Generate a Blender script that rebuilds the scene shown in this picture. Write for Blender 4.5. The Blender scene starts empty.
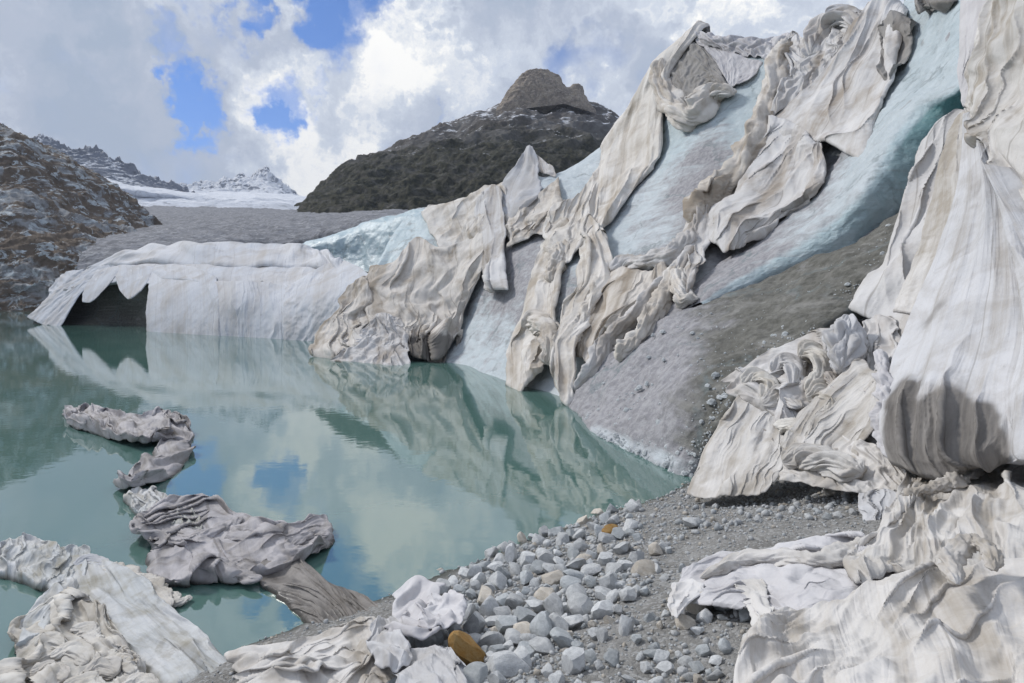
import bpy, math, random
import numpy as np
C = bpy.context.scene.collection
sc = bpy.context.scene
R = math.radians
rnd = random.Random(7)
# ---------------------------------------------------------------- camera, world, sun, exposure
F, HZ, CX, CAMZ = 600.0, 297.0, 512.0, 4.0
cd = bpy.data.cameras.new('camera'); cam = bpy.data.objects.new('camera', cd); C.objects.link(cam)
cam.location = (0, 0, CAMZ); cam.rotation_euler = (R(90), 0, 0)
cd.sensor_width = 36; cd.lens = 36 * F / 1024; cd.shift_y = -(341.5 - HZ) / 1024
cd.clip_start = 0.05; cd.clip_end = 20000
sc.camera = cam
sc.view_settings.view_transform = 'Standard'; sc.view_settings.look = 'None'
sc.view_settings.exposure = 0.33; sc.view_settings.gamma = 1
SUN_EL, SUN_AZ = R(42), R(-62)          # azimuth from +Y towards +X (negative = left of view)
sd = bpy.data.lights.new('sun', 'SUN'); sd.energy = 2.4; sd.angle = R(9); sd.color = (1.0, 0.97, 0.93)
sun = bpy.data.objects.new('sun', sd); C.objects.link(sun)
sun.rotation_euler = (R(90) - SUN_EL, 0, -SUN_AZ + R(180))
sun.location = (-40, -10, 60)

def pdir(px, py):
    v = np.array([(px - CX) / F, 1.0, -(py - HZ) / F]); return v / np.linalg.norm(v)

world = bpy.data.worlds.new('World'); sc.world = world; world.use_nodes = True
nt = world.node_tree; nt.nodes.clear()
class NG:
    def __init__(s, nt): s.nt = nt
    def n(s, t, **kw):
        nd = s.nt.nodes.new(t)
        for k, v in kw.items():
            if k.startswith('_'): setattr(nd, k[1:], v)
        return nd
    def link(s, a, b): s.nt.links.new(a, b)
    def put(s, sock, v):
        if isinstance(v, bpy.types.NodeSocket): s.link(v, sock)
        else: sock.default_value = v
    def math(s, op, a, b=0.0, c=None, clamp=False):
        nd = s.nt.nodes.new('ShaderNodeMath'); nd.operation = op; nd.use_clamp = clamp
        s.put(nd.inputs[0], a); s.put(nd.inputs[1], b)
        if c is not None: s.put(nd.inputs[2], c)
        return nd.outputs[0]
    def ramp(s, v, a, b, lo=0.0, hi=1.0, smooth=True):
        nd = s.nt.nodes.new('ShaderNodeMapRange'); nd.interpolation_type = 'SMOOTHSTEP' if smooth else 'LINEAR'
        s.put(nd.inputs[0], v); nd.inputs[1].default_value = a; nd.inputs[2].default_value = b
        nd.inputs[3].default_value = lo; nd.inputs[4].default_value = hi
        return nd.outputs[0]
    def mix(s, f, a, b, mode='MIX'):
        nd = s.nt.nodes.new('ShaderNodeMix'); nd.data_type = 'RGBA'; nd.blend_type = mode
        s.put(nd.inputs[0], f)
        for i, v in ((6, a), (7, b)):
            if isinstance(v, tuple) and len(v) == 3: v = v + (1,)
            s.put(nd.inputs[i], v)
        return nd.outputs[2]
    def noise(s, vec, scale, detail=4, rough=0.55, dist=0.0, out=0):
        nd = s.nt.nodes.new('ShaderNodeTexNoise'); s.put(nd.inputs['Vector'], vec)
        nd.inputs['Scale'].default_value = scale; nd.inputs['Detail'].default_value = detail
        nd.inputs['Roughness'].default_value = rough; nd.inputs['Distortion'].default_value = dist
        return nd.outputs[out]
    def vmath(s, op, a, b=(0, 0, 0), out=0):
        nd = s.nt.nodes.new('ShaderNodeVectorMath'); nd.operation = op
        s.put(nd.inputs[0], a)
        if op == 'SCALE': s.put(nd.inputs[3], b)
        else: s.put(nd.inputs[1], b)
        return nd.outputs[out]
    def mapping(s, vec, scale=(1, 1, 1), rot=(0, 0, 0), loc=(0, 0, 0)):
        nd = s.nt.nodes.new('ShaderNodeMapping'); s.put(nd.inputs[0], vec)
        nd.inputs['Scale'].default_value = scale; nd.inputs['Rotation'].default_value = rot; nd.inputs['Location'].default_value = loc
        return nd.outputs[0]

g = NG(nt)
tc = g.n('ShaderNodeTexCoord')
dirv = tc.outputs['Generated']
sky = g.n('ShaderNodeTexSky'); sky.sky_type = 'NISHITA'; sky.sun_disc = False
sky.sun_elevation = SUN_EL; sky.sun_rotation = SUN_AZ; sky.altitude = 2300; sky.ozone_density = 2.0
# the clouds lie in the sky's own directions: noise on the direction, gaps and bright heads round fixed directions
w1 = g.vmath('SUBTRACT', g.noise(dirv, 3.0, 5, 0.6, out=1), (0.5, 0.5, 0.5))
w2 = g.vmath('SUBTRACT', g.noise(dirv, 11.0, 5, 0.65, out=1), (0.5, 0.5, 0.5))
w3 = g.vmath('SUBTRACT', g.noise(dirv, 30.0, 6, 0.7, out=1), (0.5, 0.5, 0.5))
wd = g.vmath('ADD', g.vmath('ADD', g.vmath('ADD', dirv, g.vmath('SCALE', w1, 0.22)), g.vmath('SCALE', w2, 0.20)), g.vmath('SCALE', w3, 0.045))
wdn = g.vmath('NORMALIZE', wd)
def blobs(lst):
    tot = None
    for px, py, r, k in lst:
        d = g.vmath('DISTANCE', wdn, tuple(pdir(px, py)), out=1)
        v = g.ramp(d, r / F * 1.25, r / F * 0.35, 0, k)
        tot = v if tot is None else g.math('ADD', tot, v)
    return tot
holes = blobs([(350, 12, 40, 1.3), (320, 3, 25, .9), (390, -2, 26, .8), (204, 98, 26, 1.3), (214, 122, 24, 1.2), (188, 66, 18, 1.1), (302, 110, 28, 1.2), (296, 134, 20, 1.1),
               (285, 45, 12, .35), (437, 127, 13, .8), (592, 48, 34, .7), (170, 24, 20, .8), (245, 4, 22, 1.0), (560, 75, 20, .35), (250, 0, 14, .5), (330, 75, 10, .5), (10, 60, 16, .1)])
bright = blobs([(252, 85, 42, 1.0), (285, 135, 40, .9), (178, 72, 20, .8), (190, 150, 45, .75), (375, 95, 70, .8), (440, 60, 80, .45), (330, 150, 55, .7),
                (800, 15, 90, .8), (620, 90, 45, .4), (275, 30, 40, .4), (700, 0, 60, .4), (10, 90, 60, .25)])
dark = blobs([(70, 50, 130, .5), (130, 110, 90, .55), (450, -10, 70, .35), (230, 30, 40, .4), (540, 30, 70, .45), (300, 175, 60, .25), (660, 30, 50, .2)])
n3 = g.noise(dirv, 11.0, 6, 0.55, .3)
hole = g.ramp(g.math('ADD', holes, g.math('MULTIPLY', g.math('SUBTRACT', n3, 0.5), 2.2)), 0.05, 1.6)
# round the back and overhead: gaps where broad noise is high
nb = g.noise(dirv, 1.6, 6, 0.6)
sep = g.n('ShaderNodeSeparateXYZ'); g.link(dirv, sep.inputs[0])
backm = g.ramp(sep.outputs[1], 0.45, 0.0)
holeb = g.math('MULTIPLY', g.ramp(nb, 0.52, 0.62), backm)
hole = g.math('MAXIMUM', hole, holeb)
tone = g.math('ADD', g.math('SUBTRACT', g.math('MULTIPLY', bright, .75), dark), g.math('MULTIPLY', g.math('SUBTRACT', g.noise(wd, 6.5, 7, 0.52, .2), 0.5), 5.5))
tone = g.ramp(tone, -1.15, 1.05, smooth=False)
cl = g.n('ShaderNodeValToRGB'); g.link(tone, cl.inputs[0])
e = cl.color_ramp.elements
e[0].position = 0.0; e[0].color = (0.33, 0.40, 0.51, 1)
e[1].position = 0.9; e[1].color = (1.0, 0.985, 0.94, 1)
x = e.new(0.35); x.color = (0.42, 0.47, 0.57, 1)
x = e.new(0.65); x.color = (0.60, 0.65, 0.73, 1)
skyb = g.mix(1.0, sky.outputs[0], (0.36, 0.76, 1.25), 'MULTIPLY')
bgs = g.n('ShaderNodeBackground'); g.link(skyb, bgs.inputs[0]); bgs.inputs[1].default_value = 0.10
bgc = g.n('ShaderNodeBackground'); g.link(cl.outputs[0], bgc.inputs[0]); bgc.inputs[1].default_value = 1.0
ms = g.n('ShaderNodeMixShader'); g.put(ms.inputs[0], hole); g.link(bgc.outputs[0], ms.inputs[1]); g.link(bgs.outputs[0], ms.inputs[2])
wo = g.n('ShaderNodeOutputWorld'); g.link(ms.outputs[0], wo.inputs[0])

# ---------------------------------------------------------------- numpy noise
_r = np.random.RandomState(11); _perm = _r.permutation(4096); _grad = _r.randn(4096, 3); _grad /= np.linalg.norm(_grad, axis=1, keepdims=True)
def pnoise(p):
    i = np.floor(p).astype(np.int64); f = p - i; u = f * f * f * (f * (f * 6 - 15) + 10)
    out = 0
    for a in (0, 1):
        for b in (0, 1):
            for c in (0, 1):
                h = _perm[(_perm[(_perm[(i[..., 0] + a) & 4095] + i[..., 1] + b) & 4095] + i[..., 2] + c) & 4095]
                d = ((f - np.array([a, b, c])) * _grad[h]).sum(-1)
                w = (u[..., 0] if a else 1 - u[..., 0]) * (u[..., 1] if b else 1 - u[..., 1]) * (u[..., 2] if c else 1 - u[..., 2])
                out = out + d * w
    return out * 1.6
def fbm(p, o=5, gain=0.5, ridged=False):
    s = 0; a = 1.0; t = 0
    for k in range(o):
        n = pnoise(p * (2.03 ** k) + k * 17.3)
        s = s + a * ((1 - 2 * np.abs(n)) if ridged else n); t += a; a *= gain
    return s / t

# ---------------------------------------------------------------- depth of the place along a line of sight
class Depth:
    def __init__(s, pts):
        p = np.array(pts, float); s.x = p[:, :2] / 100; n = len(p)
        K = s.phi(np.linalg.norm(s.x[:, None] - s.x[None], axis=-1)) + np.eye(n) * 0.02
        P = np.hstack([np.ones((n, 1)), s.x]); A = np.zeros((n + 3, n + 3)); A[:n, :n] = K; A[:n, n:] = P; A[n:, :n] = P.T
        s.w = np.linalg.solve(A, np.r_[1 / p[:, 2], 0, 0, 0]); s.lo, s.hi = p[:, 2].min() * .8, p[:, 2].max() * 1.15
    @staticmethod
    def phi(r): return r * r * np.log(r + 1e-9)
    def __call__(s, px, py):
        q = np.stack([np.asarray(px, float), np.asarray(py, float)], -1) / 100
        r = np.linalg.norm(q[..., None, :] - s.x, axis=-1)
        v = s.phi(r) @ s.w[:-3] + s.w[-3] + q[..., 0] * s.w[-2] + q[..., 1] * s.w[-1]
        return np.clip(1 / np.clip(v, 1 / s.hi, 1 / s.lo), s.lo, s.hi)
DG = Depth([(330,357,40),(400,362,37),(440,360,38),(510,385,27.3),(570,402,22.9),(600,432,17.8),(640,452,15.5),(690,470,13.9),
 (330,260,54),(420,260,47),(420,212,55),(500,190,50),(530,150,52),(600,150,48),(650,70,46),(700,28,44),(790,35,38),(880,0,33),(940,0,28),(1000,0,20),
 (600,250,33),(650,200,35),(700,150,34),(700,260,25),(800,150,28),(800,250,21),(650,350,20),(750,350,15.5),(850,290,15),(900,200,18),(720,440,12.5),(940,120,20),
 (960,30,23),(540,290,33),(560,340,27),(470,310,41),(1100,-60,16),(1100,300,10),(820,420,12)])
DF = Depth([(1024,0,13),(970,0,16),(940,130,15),(985,110,13),(900,200,14),(1024,150,11),(860,300,12.5),(890,330,11.3),(1024,300,9),(900,470,8.4),
 (950,470,7.8),(1024,440,7.0),(830,430,10),(740,385,12.2),(690,490,10.7),(780,480,9.3),(1100,0,12),(1100,300,8),(1100,460,6.2),(840,500,8.4),(960,400,8.0),(900,400,9.2)])
DB = Depth([(30,324,89),(90,327,80),(150,331,70.6),(240,336,61.5),(330,341,54.5),(375,345,50),(60,285,93),(130,265,88),(200,264,78),(240,282,66),(330,285,58),
 (375,265,56),(115,252,96),(250,247,84),(335,268,68),(100,290,84),(150,300,74),(200,300,68)])
def gz(X, Y):
    d = 0.66 * X - 0.75 * (Y - 9.5)
    z = np.where(d > 0, 0.3 * d, 0.34 * d)
    z = np.where(z > 2.4, 2.4 + (z - 2.4) * 0.35, z)
    return np.clip(z, -2.6, 9)
def place(mode, px, py, lift):
    px = np.asarray(px, float); py = np.asarray(py, float); lift = np.asarray(lift, float)
    a = (py - HZ) / F; b = (px - CX) / F
    if mode == 'G': Y = DG(px, py) - lift
    elif mode == 'F': Y = DF(px, py) - lift
    elif mode == 'B': Y = DB(px, py) - lift
    elif mode == 'W': Y = (CAMZ - lift) / a
    elif mode == 'S': Y = (1.8625 - lift) / (a + .198 * b - .225)
    elif mode == 'Y': Y = lift
    return np.stack([b * Y, Y, CAMZ - a * Y], -1)

def proj(V): return CX+V[..., 0]/V[..., 1]*F, HZ-(V[..., 2]-CAMZ)/V[..., 1]*F
# ---------------------------------------------------------------- splined lattices
def crm(n, m):
    """matrix m x n of Catmull-Rom weights over n control points"""
    W = np.zeros((m, n)); x = np.linspace(0, n - 1, m)
    for r, t in enumerate(x):
        i = min(int(t), n - 2); f = t - i
        w = [(-f + 2*f*f - f**3)/2, (2 - 5*f*f + 3*f**3)/2, (f + 4*f*f - 3*f**3)/2, (-f*f + f**3)/2]
        for k in range(4):
            j = i - 1 + k
            if j < 0: W[r, 0] += 2*w[k]; W[r, 1] -= w[k]
            elif j > n - 1: W[r, n-1] += 2*w[k]; W[r, n-2] -= w[k]
            else: W[r, j] += w[k]
    return W
def lattice(rows, mode, lift):
    nc = max(len(r) for r in rows); L = []
    for r in rows:
        q = np.array([[p[0], p[1], (p[2] if len(p) > 2 else (0 if mode != 'Y' else lift))] for p in r], float)
        if mode != 'Y': q[:, 2] += lift
        if len(q) != nc: q = np.stack([np.interp(np.linspace(0, len(q)-1, nc), np.arange(len(q)), q[:, k]) for k in range(3)], -1)
        L.append(q)
    L = np.array(L).transpose(1, 0, 2)       # u (columns), v (rows)
    return place(mode, L[..., 0], L[..., 1], L[..., 2])
def dense(P, nu, nv):
    return np.einsum('ai,ijk,bj->abk', crm(P.shape[0], nu), P, crm(P.shape[1], nv))
def upsample(p, nu, nv):
    a, b = p.shape[:2]; x = np.linspace(0, a-1, nu); y = np.linspace(0, b-1, nv)
    return bil(p, x[:, None] + 0*y[None], y[None] + 0*x[:, None])
def bil(p, x, y):
    a, b = p.shape[:2]
    i = np.clip(np.floor(x).astype(int), 0, a-2); j = np.clip(np.floor(y).astype(int), 0, b-2)
    f = (x-i)[..., None]; h = (y-j)[..., None]
    return p[i, j]*(1-f)*(1-h)+p[i+1, j]*f*(1-h)+p[i, j+1]*(1-f)*h+p[i+1, j+1]*f*h
def blur(h, n):
    for _ in range(n):
        q = h.copy(); q[1:-1] = (h[:-2]+2*h[1:-1]+h[2:])/4; h = q.copy(); h[:, 1:-1] = (q[:, :-2]+2*q[:, 1:-1]+q[:, 2:])/4
    return h
# ---------------------------------------------------------------- buckling cloth: a sheet too large for its frame is relaxed until it folds
_cache = {}
def buckle(nu, nv, asp, c1, c2, seed, ang=0., wander=.4, patchy=.8, lumps=3, levels=(8, 4, 2, 1), bend=.5, pull=.002, bv=1.2):
    key = (nu, nv, round(asp, 1), c1, c2, seed, ang, wander, patchy, lumps, levels, bend, pull, bv)
    if key in _cache: return _cache[key]
    Lu, Lv = 1.0, asp
    rng = np.random.RandomState(seed); p = None
    def low(k):
        return blur(upsample(rng.randn(k+3, k+3, 1), nu, nv), max(1, int(.25*max(nu, nv)/k)))[..., 0]
    A0 = low(lumps); A0 = ang + wander*A0/(np.abs(A0).max()+1e-9); M0 = low(lumps); M0 = 1 + patchy*M0/(np.abs(M0).max()+1e-9)
    its = {8: 240, 10: 260, 6: 200, 4: 160, 5: 160, 3: 120, 2: 90, 1: 26}
    for lv in levels:
        a = max(8, nu//lv); b = max(8, nv//lv)
        if lv == 1: a, b = nu, nv
        dx, dy = Lu/(a-1), Lv/(b-1); sp = min(dx, dy)
        base = np.stack(list(np.meshgrid(np.linspace(0, Lu, a), np.linspace(0, Lv, b), indexing='ij'))+[np.zeros((a, b))], -1)
        if p is None:
            p = base.copy(); p[..., 2] = rng.rand(a, b)*.8*sp; p[..., :2] += rng.randn(a, b, 2)*.15*sp
        else:
            p = upsample(p, a, b); p[..., 2] += rng.rand(a, b)*.06*sp
        A = upsample(A0[..., None], a, b)[..., 0]; M = np.clip(upsample(M0[..., None], a, b)[..., 0], 0, 2)
        k1 = 1+(c1-1)*M; k2 = 1+(c2-1)*M; ca, sa = np.cos(A), np.sin(A)
        def rest(ex, ey):
            return np.sqrt(((ex*ca+ey*sa)*k1)**2+((-ex*sa+ey*ca)*k2)**2)[..., None]
        S = slice; N = S(None)
        cons = [((S(0,-1), N), (S(1,None), N), rest(dx, 0), 1.), ((N, S(0,-1)), (N, S(1,None)), rest(0, dy), 1.),
                ((S(0,-1), S(0,-1)), (S(1,None), S(1,None)), rest(dx, dy), .5), ((S(1,None), S(0,-1)), (S(0,-1), S(1,None)), rest(-dx, dy), .5),
                ((S(0,-2), N), (S(2,None), N), rest(2*dx, 0), bend), ((N, S(0,-2)), (N, S(2,None)), rest(0, 2*dy), bend*bv), ((N, S(0,-4)), (N, S(4,None)), rest(0, 4*dy), bend*bv*.7)]
        cons = [(P, Q, r[P], k) for P, Q, r, k in cons]
        cnt = np.zeros((a, b, 1))
        for P, Q, r, k in cons: cnt[P] += k; cnt[Q] += k
        ed = np.ones((a, b, 1)); ed[0] = ed[-1] = 0; ed[:, 0] = ed[:, -1] = 0
        for _ in range(its[lv]):
            acc = np.zeros_like(p)
            for P, Q, r, k in cons:
                d = p[Q]-p[P]; L = np.sqrt((d*d).sum(-1, keepdims=True))+1e-9
                c = d*(.5*k*(1-r/L)); acc[P] += c; acc[Q] -= c
            acc *= 1.6/cnt; acc[..., :2] *= ed; p += acc
            h = p[..., 2]; h *= (1-pull); np.copyto(h, np.where(h < 0, h*.3, h))
    p = blur(p, 2)
    base = np.stack(list(np.meshgrid(np.linspace(0, Lu, nu), np.linspace(0, Lv, nv), indexing='ij'))+[np.zeros((nu, nv))], -1)
    q = p-base                     # offsets in units of the sheet's width
    _cache[key] = q; return q
# ---------------------------------------------------------------- meshes
def grid_obj(name, V, mat, uv=None, parent=None, wrap=False, attrs=None, thick=0.0, smooth=True):
    nu, nv = V.shape[:2]; me = bpy.data.meshes.new(name)
    ctr = V.reshape(-1, 3).mean(0); ctr[2] = V[..., 2].min()
    idx = np.arange(nu*nv).reshape(nu, nv)
    a, b, c, d = idx[:-1, :-1], idx[1:, :-1], idx[1:, 1:], idx[:-1, 1:]
    q = np.stack([a, d, c, b], -1).reshape(-1, 4)
    # make faces look to the camera side (outwards)
    me.vertices.add(nu*nv); me.vertices.foreach_set('co', (V-ctr).reshape(-1).astype(np.float32))
    n = len(q); me.loops.add(n*4); me.polygons.add(n)
    v0, v1, v3 = V.reshape(-1, 3)[q[:, 0]], V.reshape(-1, 3)[q[:, 1]], V.reshape(-1, 3)[q[:, 3]]
    nn = np.cross(v1-v0, v3-v0); vd = v0-np.array([0, 0, CAMZ+1.5])
    if not wrap and (nn*vd).sum(-1).sum() > 0: q = q[:, ::-1].copy()
    me.loops.foreach_set('vertex_index', q.reshape(-1).astype(np.int32))
    me.polygons.foreach_set('loop_start', np.arange(0, n*4, 4, dtype=np.int32))
    me.update(calc_edges=True); me.validate()
    if smooth: me.polygons.foreach_set('use_smooth', np.ones(n, bool))
    if uv is not None:
        l = me.uv_layers.new(name='UVMap'); l.data.foreach_set('uv', uv.reshape(-1, 2)[q.reshape(-1)].reshape(-1).astype(np.float32))
    for k, v in (attrs or {}).items():
        at = me.attributes.new(k, 'FLOAT', 'POINT'); at.data.foreach_set('value', v.reshape(-1).astype(np.float32))
    me.materials.append(mat)
    o = bpy.data.objects.new(name, me); C.objects.link(o); o.location = ctr
    if parent is not None:
        o.parent = parent; o.location = ctr-np.array(parent.location)
    if thick:
        m = o.modifiers.new('thickness', 'SOLIDIFY'); m.thickness = thick; m.offset = -1
    return o
def tag(o, label=None, cat=None, group=None, kind=None):
    if label: o['label'] = label
    if cat: o['category'] = cat
    if group: o['group'] = group
    if kind: o['kind'] = kind
    return o
def normals(P, flip=True):
    du = np.gradient(P, axis=0); dv = np.gradient(P, axis=1); n = np.cross(du, dv); n /= np.linalg.norm(n, axis=-1, keepdims=True)+1e-12
    if flip and (n*(P-np.array([0, 0, CAMZ+1.5]))).sum() > 0: n = -n
    return n
_seed = [100]
_tiles = {}
def tile(kind, k):
    """a square swatch of folds, 220 x 220 cells, offsets in cells"""
    if (kind, k) not in _tiles:
        n = 220
        a = {'long': dict(c1=1.16, c2=1.0, wander=.35, patchy=1.5, lumps=4, levels=(5, 2, 1), bv=4.),
             'thin': dict(c1=1.13, c2=1.0, wander=.5, patchy=1.9, lumps=6, levels=(3, 1), bv=5.),
             'crumple': dict(c1=1.25, c2=1.18, wander=1.5, patchy=1.2, lumps=7, levels=(5, 2, 1), bv=1.)}[kind]
        a = dict(a); c1 = a.pop('c1'); c2 = a.pop('c2')
        _tiles[(kind, k)] = buckle(n, n, 1.0, c1, c2, 900+k*13+len(kind), **a)*(n-1)
    return _tiles[(kind, k)]
def swatch(kind, nu, nv, seed):
    t = tile(kind, seed % 3); r = np.random.RandomState(seed)
    i = r.randint(0, 216-nu) if nu < 215 else 2; j = r.randint(0, 216-nv) if nv < 215 else 2
    if nu > 216 or nv > 216: k_ = max(nu, nv)+10; t = upsample(t, k_, k_); i = r.randint(0, k_-nu); j = r.randint(0, k_-nv)
    q = t[i:i+nu, j:j+nv].copy()
    if r.rand() < .5: q = q[::-1].copy(); q[..., 0] *= -1
    if r.rand() < .5: q = q[:, ::-1].copy(); q[..., 1] *= -1
    return q
def sheet(label, rows, mode, lift, mat, c1=1.25, c2=1.02, name='fleece_cover', cat='fleece cover', group=None, parent=None, res=190, amp=1.0, rag=0.010, thick=None, tuck=1.0, fine=1.0, crum=None, stain=None, pin=None, ext=None, **kw):
    _seed[0] += 1; seed = _seed[0]
    if mode == 'G': lift = lift*.6
    if mode == 'W': lift = lift*.5
    P = lattice(rows, mode, lift)
    if ext: P = np.concatenate([P, P[-1:]+np.array(ext)], 0)
    D = dense(P, 40, 40)
    Lu = np.linalg.norm(np.diff(D, axis=0), axis=-1).sum(0).mean(); Lv = np.linalg.norm(np.diff(D, axis=1), axis=-1).sum(1).mean()
    m = max(Lu, Lv); nu = int(max(40, res*Lu/m)); nv = int(max(40, res*Lv/m))
    P = dense(P, nu, nv)
    N = blur(normals(P), 4)
    # large folds: relaxed on a wider sheet and trimmed, so that they run out through the hems
    mu, mv = int(nu*.62)+4, int(nv*.62)+4
    kw.setdefault('bv', 3.0 if (c2-1)/(c1-1) < .4 else 1.2)
    q = buckle(mu, mv, Lv/Lu, c1, c2, seed, **kw)
    U, V = np.meshgrid(np.arange(nu, dtype=float), np.arange(nv, dtype=float), indexing='ij')
    pu, pv = U/(nu-1), V/(nv-1)
    pin = mode == 'W' if pin is None else pin
    mg = 0.0 if pin else .09
    q = bil(q, (mg+pu*(1-2*mg))*(mu-1), (mg+pv*(1-2*mg))*(mv-1))
    q = blur(q, 1); du, dv, h = q[..., 0]*(nu-1), q[..., 1]/(Lv/Lu)*(nv-1), q[..., 2]*Lu*amp*(.47 if mode != 'W' else .26)
    cell = Lu/(nu-1); iso = (crum if crum is not None else min(1, (c2-1)/max(c1-1, 1e-3)))
    if iso > .05:
        w = (.75 if mode != 'W' else .6)*iso*fine; t = swatch('crumple', nu, nv, seed*7+3); du = du+t[..., 0]*w; dv = dv+t[..., 1]*w; h = h+t[..., 2]*cell*w
    # long creases running with the pull of the cloth
    ang = kw.get('ang', 0); X_, Y_ = pu*Lu/m, pv*Lv/m; xa = X_*math.cos(ang)+Y_*math.sin(ang); ya = -X_*math.sin(ang)+Y_*math.cos(ang)
    wp = fbm(np.stack([X_*2.2, Y_*2.2, X_*0+seed], -1), 3)*(.10+.12*iso)
    fold_gain = 1.0
    if stain:
        sx, sy = proj(P); f = np.zeros_like(sx)
        for x, y, a, b in stain: f = np.maximum(f, 1.15-.75*((sx-x)/a)**2-.75*((sy-y)/b)**2)
        fold_gain = 1+3.0*np.clip(f, 0, 1)
    for fr, am, ax in ((6, .13, 1.1), (14, .13, 1.6), (30, .12, 2.6), (58, .09, 4.5)):
        def rid(d=0.): 
            n_ = pnoise(np.stack([(xa+wp+d)*fr, ya*ax+wp*2, X_*0+seed*1.7+fr], -1)); return np.clip(1-np.abs(n_)*2.1, 0, 1)**2.3
        mask = np.clip(.55+1.5*pnoise(np.stack([X_*3.1, Y_*2.1, X_*0+seed+fr*3.3], -1)), .08, 1.5)
        a0 = am*fine*(c1-1)/.25*mask; a0 = np.clip(a0*fold_gain, 0, .42)/fr*m
        r0 = rid(); h = h+a0*r0; gdr = (rid(.004)-rid(-.004))/.008/m
        du = du+a0*gdr*a0*.6/cell*math.cos(ang); dv = dv+a0*gdr*a0*.6/cell*math.sin(ang)
    s2 = np.stack([pu*Lu/m*9, pv*Lv/m*9, pu*0+seed*3.7], -1)
    eu = (np.abs(pu-.5)*2)**2; ev = (np.abs(pv-.5)*2)**2
    wu = fbm(s2, 4)*rag*m/Lu*(0.3+eu*1.8)*(nu-1); wv = fbm(s2+50, 4)*rag*m/Lv*(0.3+ev*1.8)*(nv-1)
    W = bil(P, U+du+wu, V+dv+wv)
    edge = np.minimum(np.minimum(pu, 1-pu)*Lu, np.minimum(pv, 1-pv)*Lv)/m
    near_edge = np.clip(1-edge/0.06, 0, 1)
    h = h*(1-.45*near_edge)-np.clip(1-edge/(.05 if pin else .015), 0, 1)**2*tuck*(.12 if pin else m*.008)
    W = W+N*h[..., None]
    at = None
    if stain:
        sx, sy = proj(W); f = np.zeros_like(sx)
        for x, y, a, b in stain: f = np.maximum(f, 1.15-.75*((sx-x)/a)**2-.75*((sy-y)/b)**2)
        f = f-.15+.75*fbm(W*np.array([1.3, 1.3, .55])+3, 4)*np.clip(f*3+1.5, 0, 1); at = {'stain': np.clip(f, 0, 1)}
    uv = np.stack([pu*Lu, pv*Lv], -1)
    o = grid_obj(name, W, mat, uv, parent, thick=(0.0003*m+0.004) if thick is None else thick, attrs=at)
    return tag(o, label, cat if parent is None else None, group)
def rope(label, pts, radii, mode, lift, mat, name='twisted_cover', cat='fleece cover', parent=None, c1=1.35, twist=0.35, flat=0.7, res=150, group=None, amp=1.0, **kw):
    """a rolled or twisted length of cloth along a bent line; radii in metres"""
    _seed[0] += 1; seed = _seed[0]
    q = np.array([[p[0], p[1], (p[2] if len(p) > 2 else 0)+lift] for p in pts], float)
    if mode == 'G': q[:, 2] -= lift*.45
    S = place(mode, q[:, 0], q[:, 1], q[:, 2])
    if mode == 'W': flat = flat*.6; S[:, 2] -= lift*.45; radii = [v_*.8 for v_ in radii]
    L = np.linalg.norm(np.diff(S, axis=0), axis=1).sum(); rm = float(np.mean(radii)); per = 2*math.pi*rm
    nv = int(np.clip(res*L/max(L, per), 40, 170)); nu = int(np.clip(res*per/max(L, per)*1.3, 44, 130))
    S = crm(len(S), nv) @ S; rad = crm(len(radii), nv) @ np.array(radii, float)
    T = np.gradient(S, axis=0); T /= np.linalg.norm(T, axis=1, keepdims=True)
    up = np.array([0, -0.35, 0.94]) if mode in 'WS' else np.array([0.1, -0.9, 0.4])
    A = up-(T @ up)[:, None]*T; A /= np.linalg.norm(A, axis=1, keepdims=True); B = np.cross(T, A)
    q = buckle(nu, nv, L/per, c1, 1.06, seed, ang=twist, wander=.5, **kw)
    th = np.linspace(0, 2*math.pi, nu)[:, None]+math.pi + q[..., 0]*2*math.pi
    v = np.linspace(0, 1, nv)[None]+0*th
    ends = np.sqrt(np.clip(1-np.abs(v*2-1)**10, 0.0, 1))
    h = q[..., 2]*per*amp*.30; w = np.sin(np.linspace(0, math.pi, nu))[:, None]**.3; h = h*w
    tw = th+twist*v*L/rm*.35
    s1 = np.stack([np.cos(tw)*.8, np.sin(tw)*.8, v*L/rm*.33+seed], -1)
    s2 = np.stack([np.cos(tw)*1.9, np.sin(tw)*1.9, v*L/rm*.40+seed*2], -1)
    s3 = np.stack([np.cos(tw)*4.2, np.sin(tw)*4.2, v*L/rm*1.0+seed*3], -1)
    sh = .62+.45*fbm(s1, 2)+.75*np.abs(pnoise(s2))+.22*np.abs(pnoise(s3))
    r = (rad[None]*sh*ends+h*ends)
    Sx = S[None]+0.0
    Wd = Sx+r[..., None]*(np.cos(th)[..., None]*A[None]*flat+np.sin(th)[..., None]*B[None])
    uv = np.stack([np.linspace(0, per, nu)[:, None]+0*v, v*L], -1)
    # outward faces
    o = grid_obj(name, Wd, mat, uv, parent, wrap=True)
    return tag(o, label, cat if parent is None else None, group)

def regroup(o, name):
    e = bpy.data.objects.new(name, None); C.objects.link(e); e.location = o.location
    for k in ('label', 'category'): e[k] = o[k]; del o[k]
    for ch in list(o.children): ch.parent = e
    o.parent = e; o.location = (0, 0, 0); o.name = 'cover_sheet'
    return e
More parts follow.
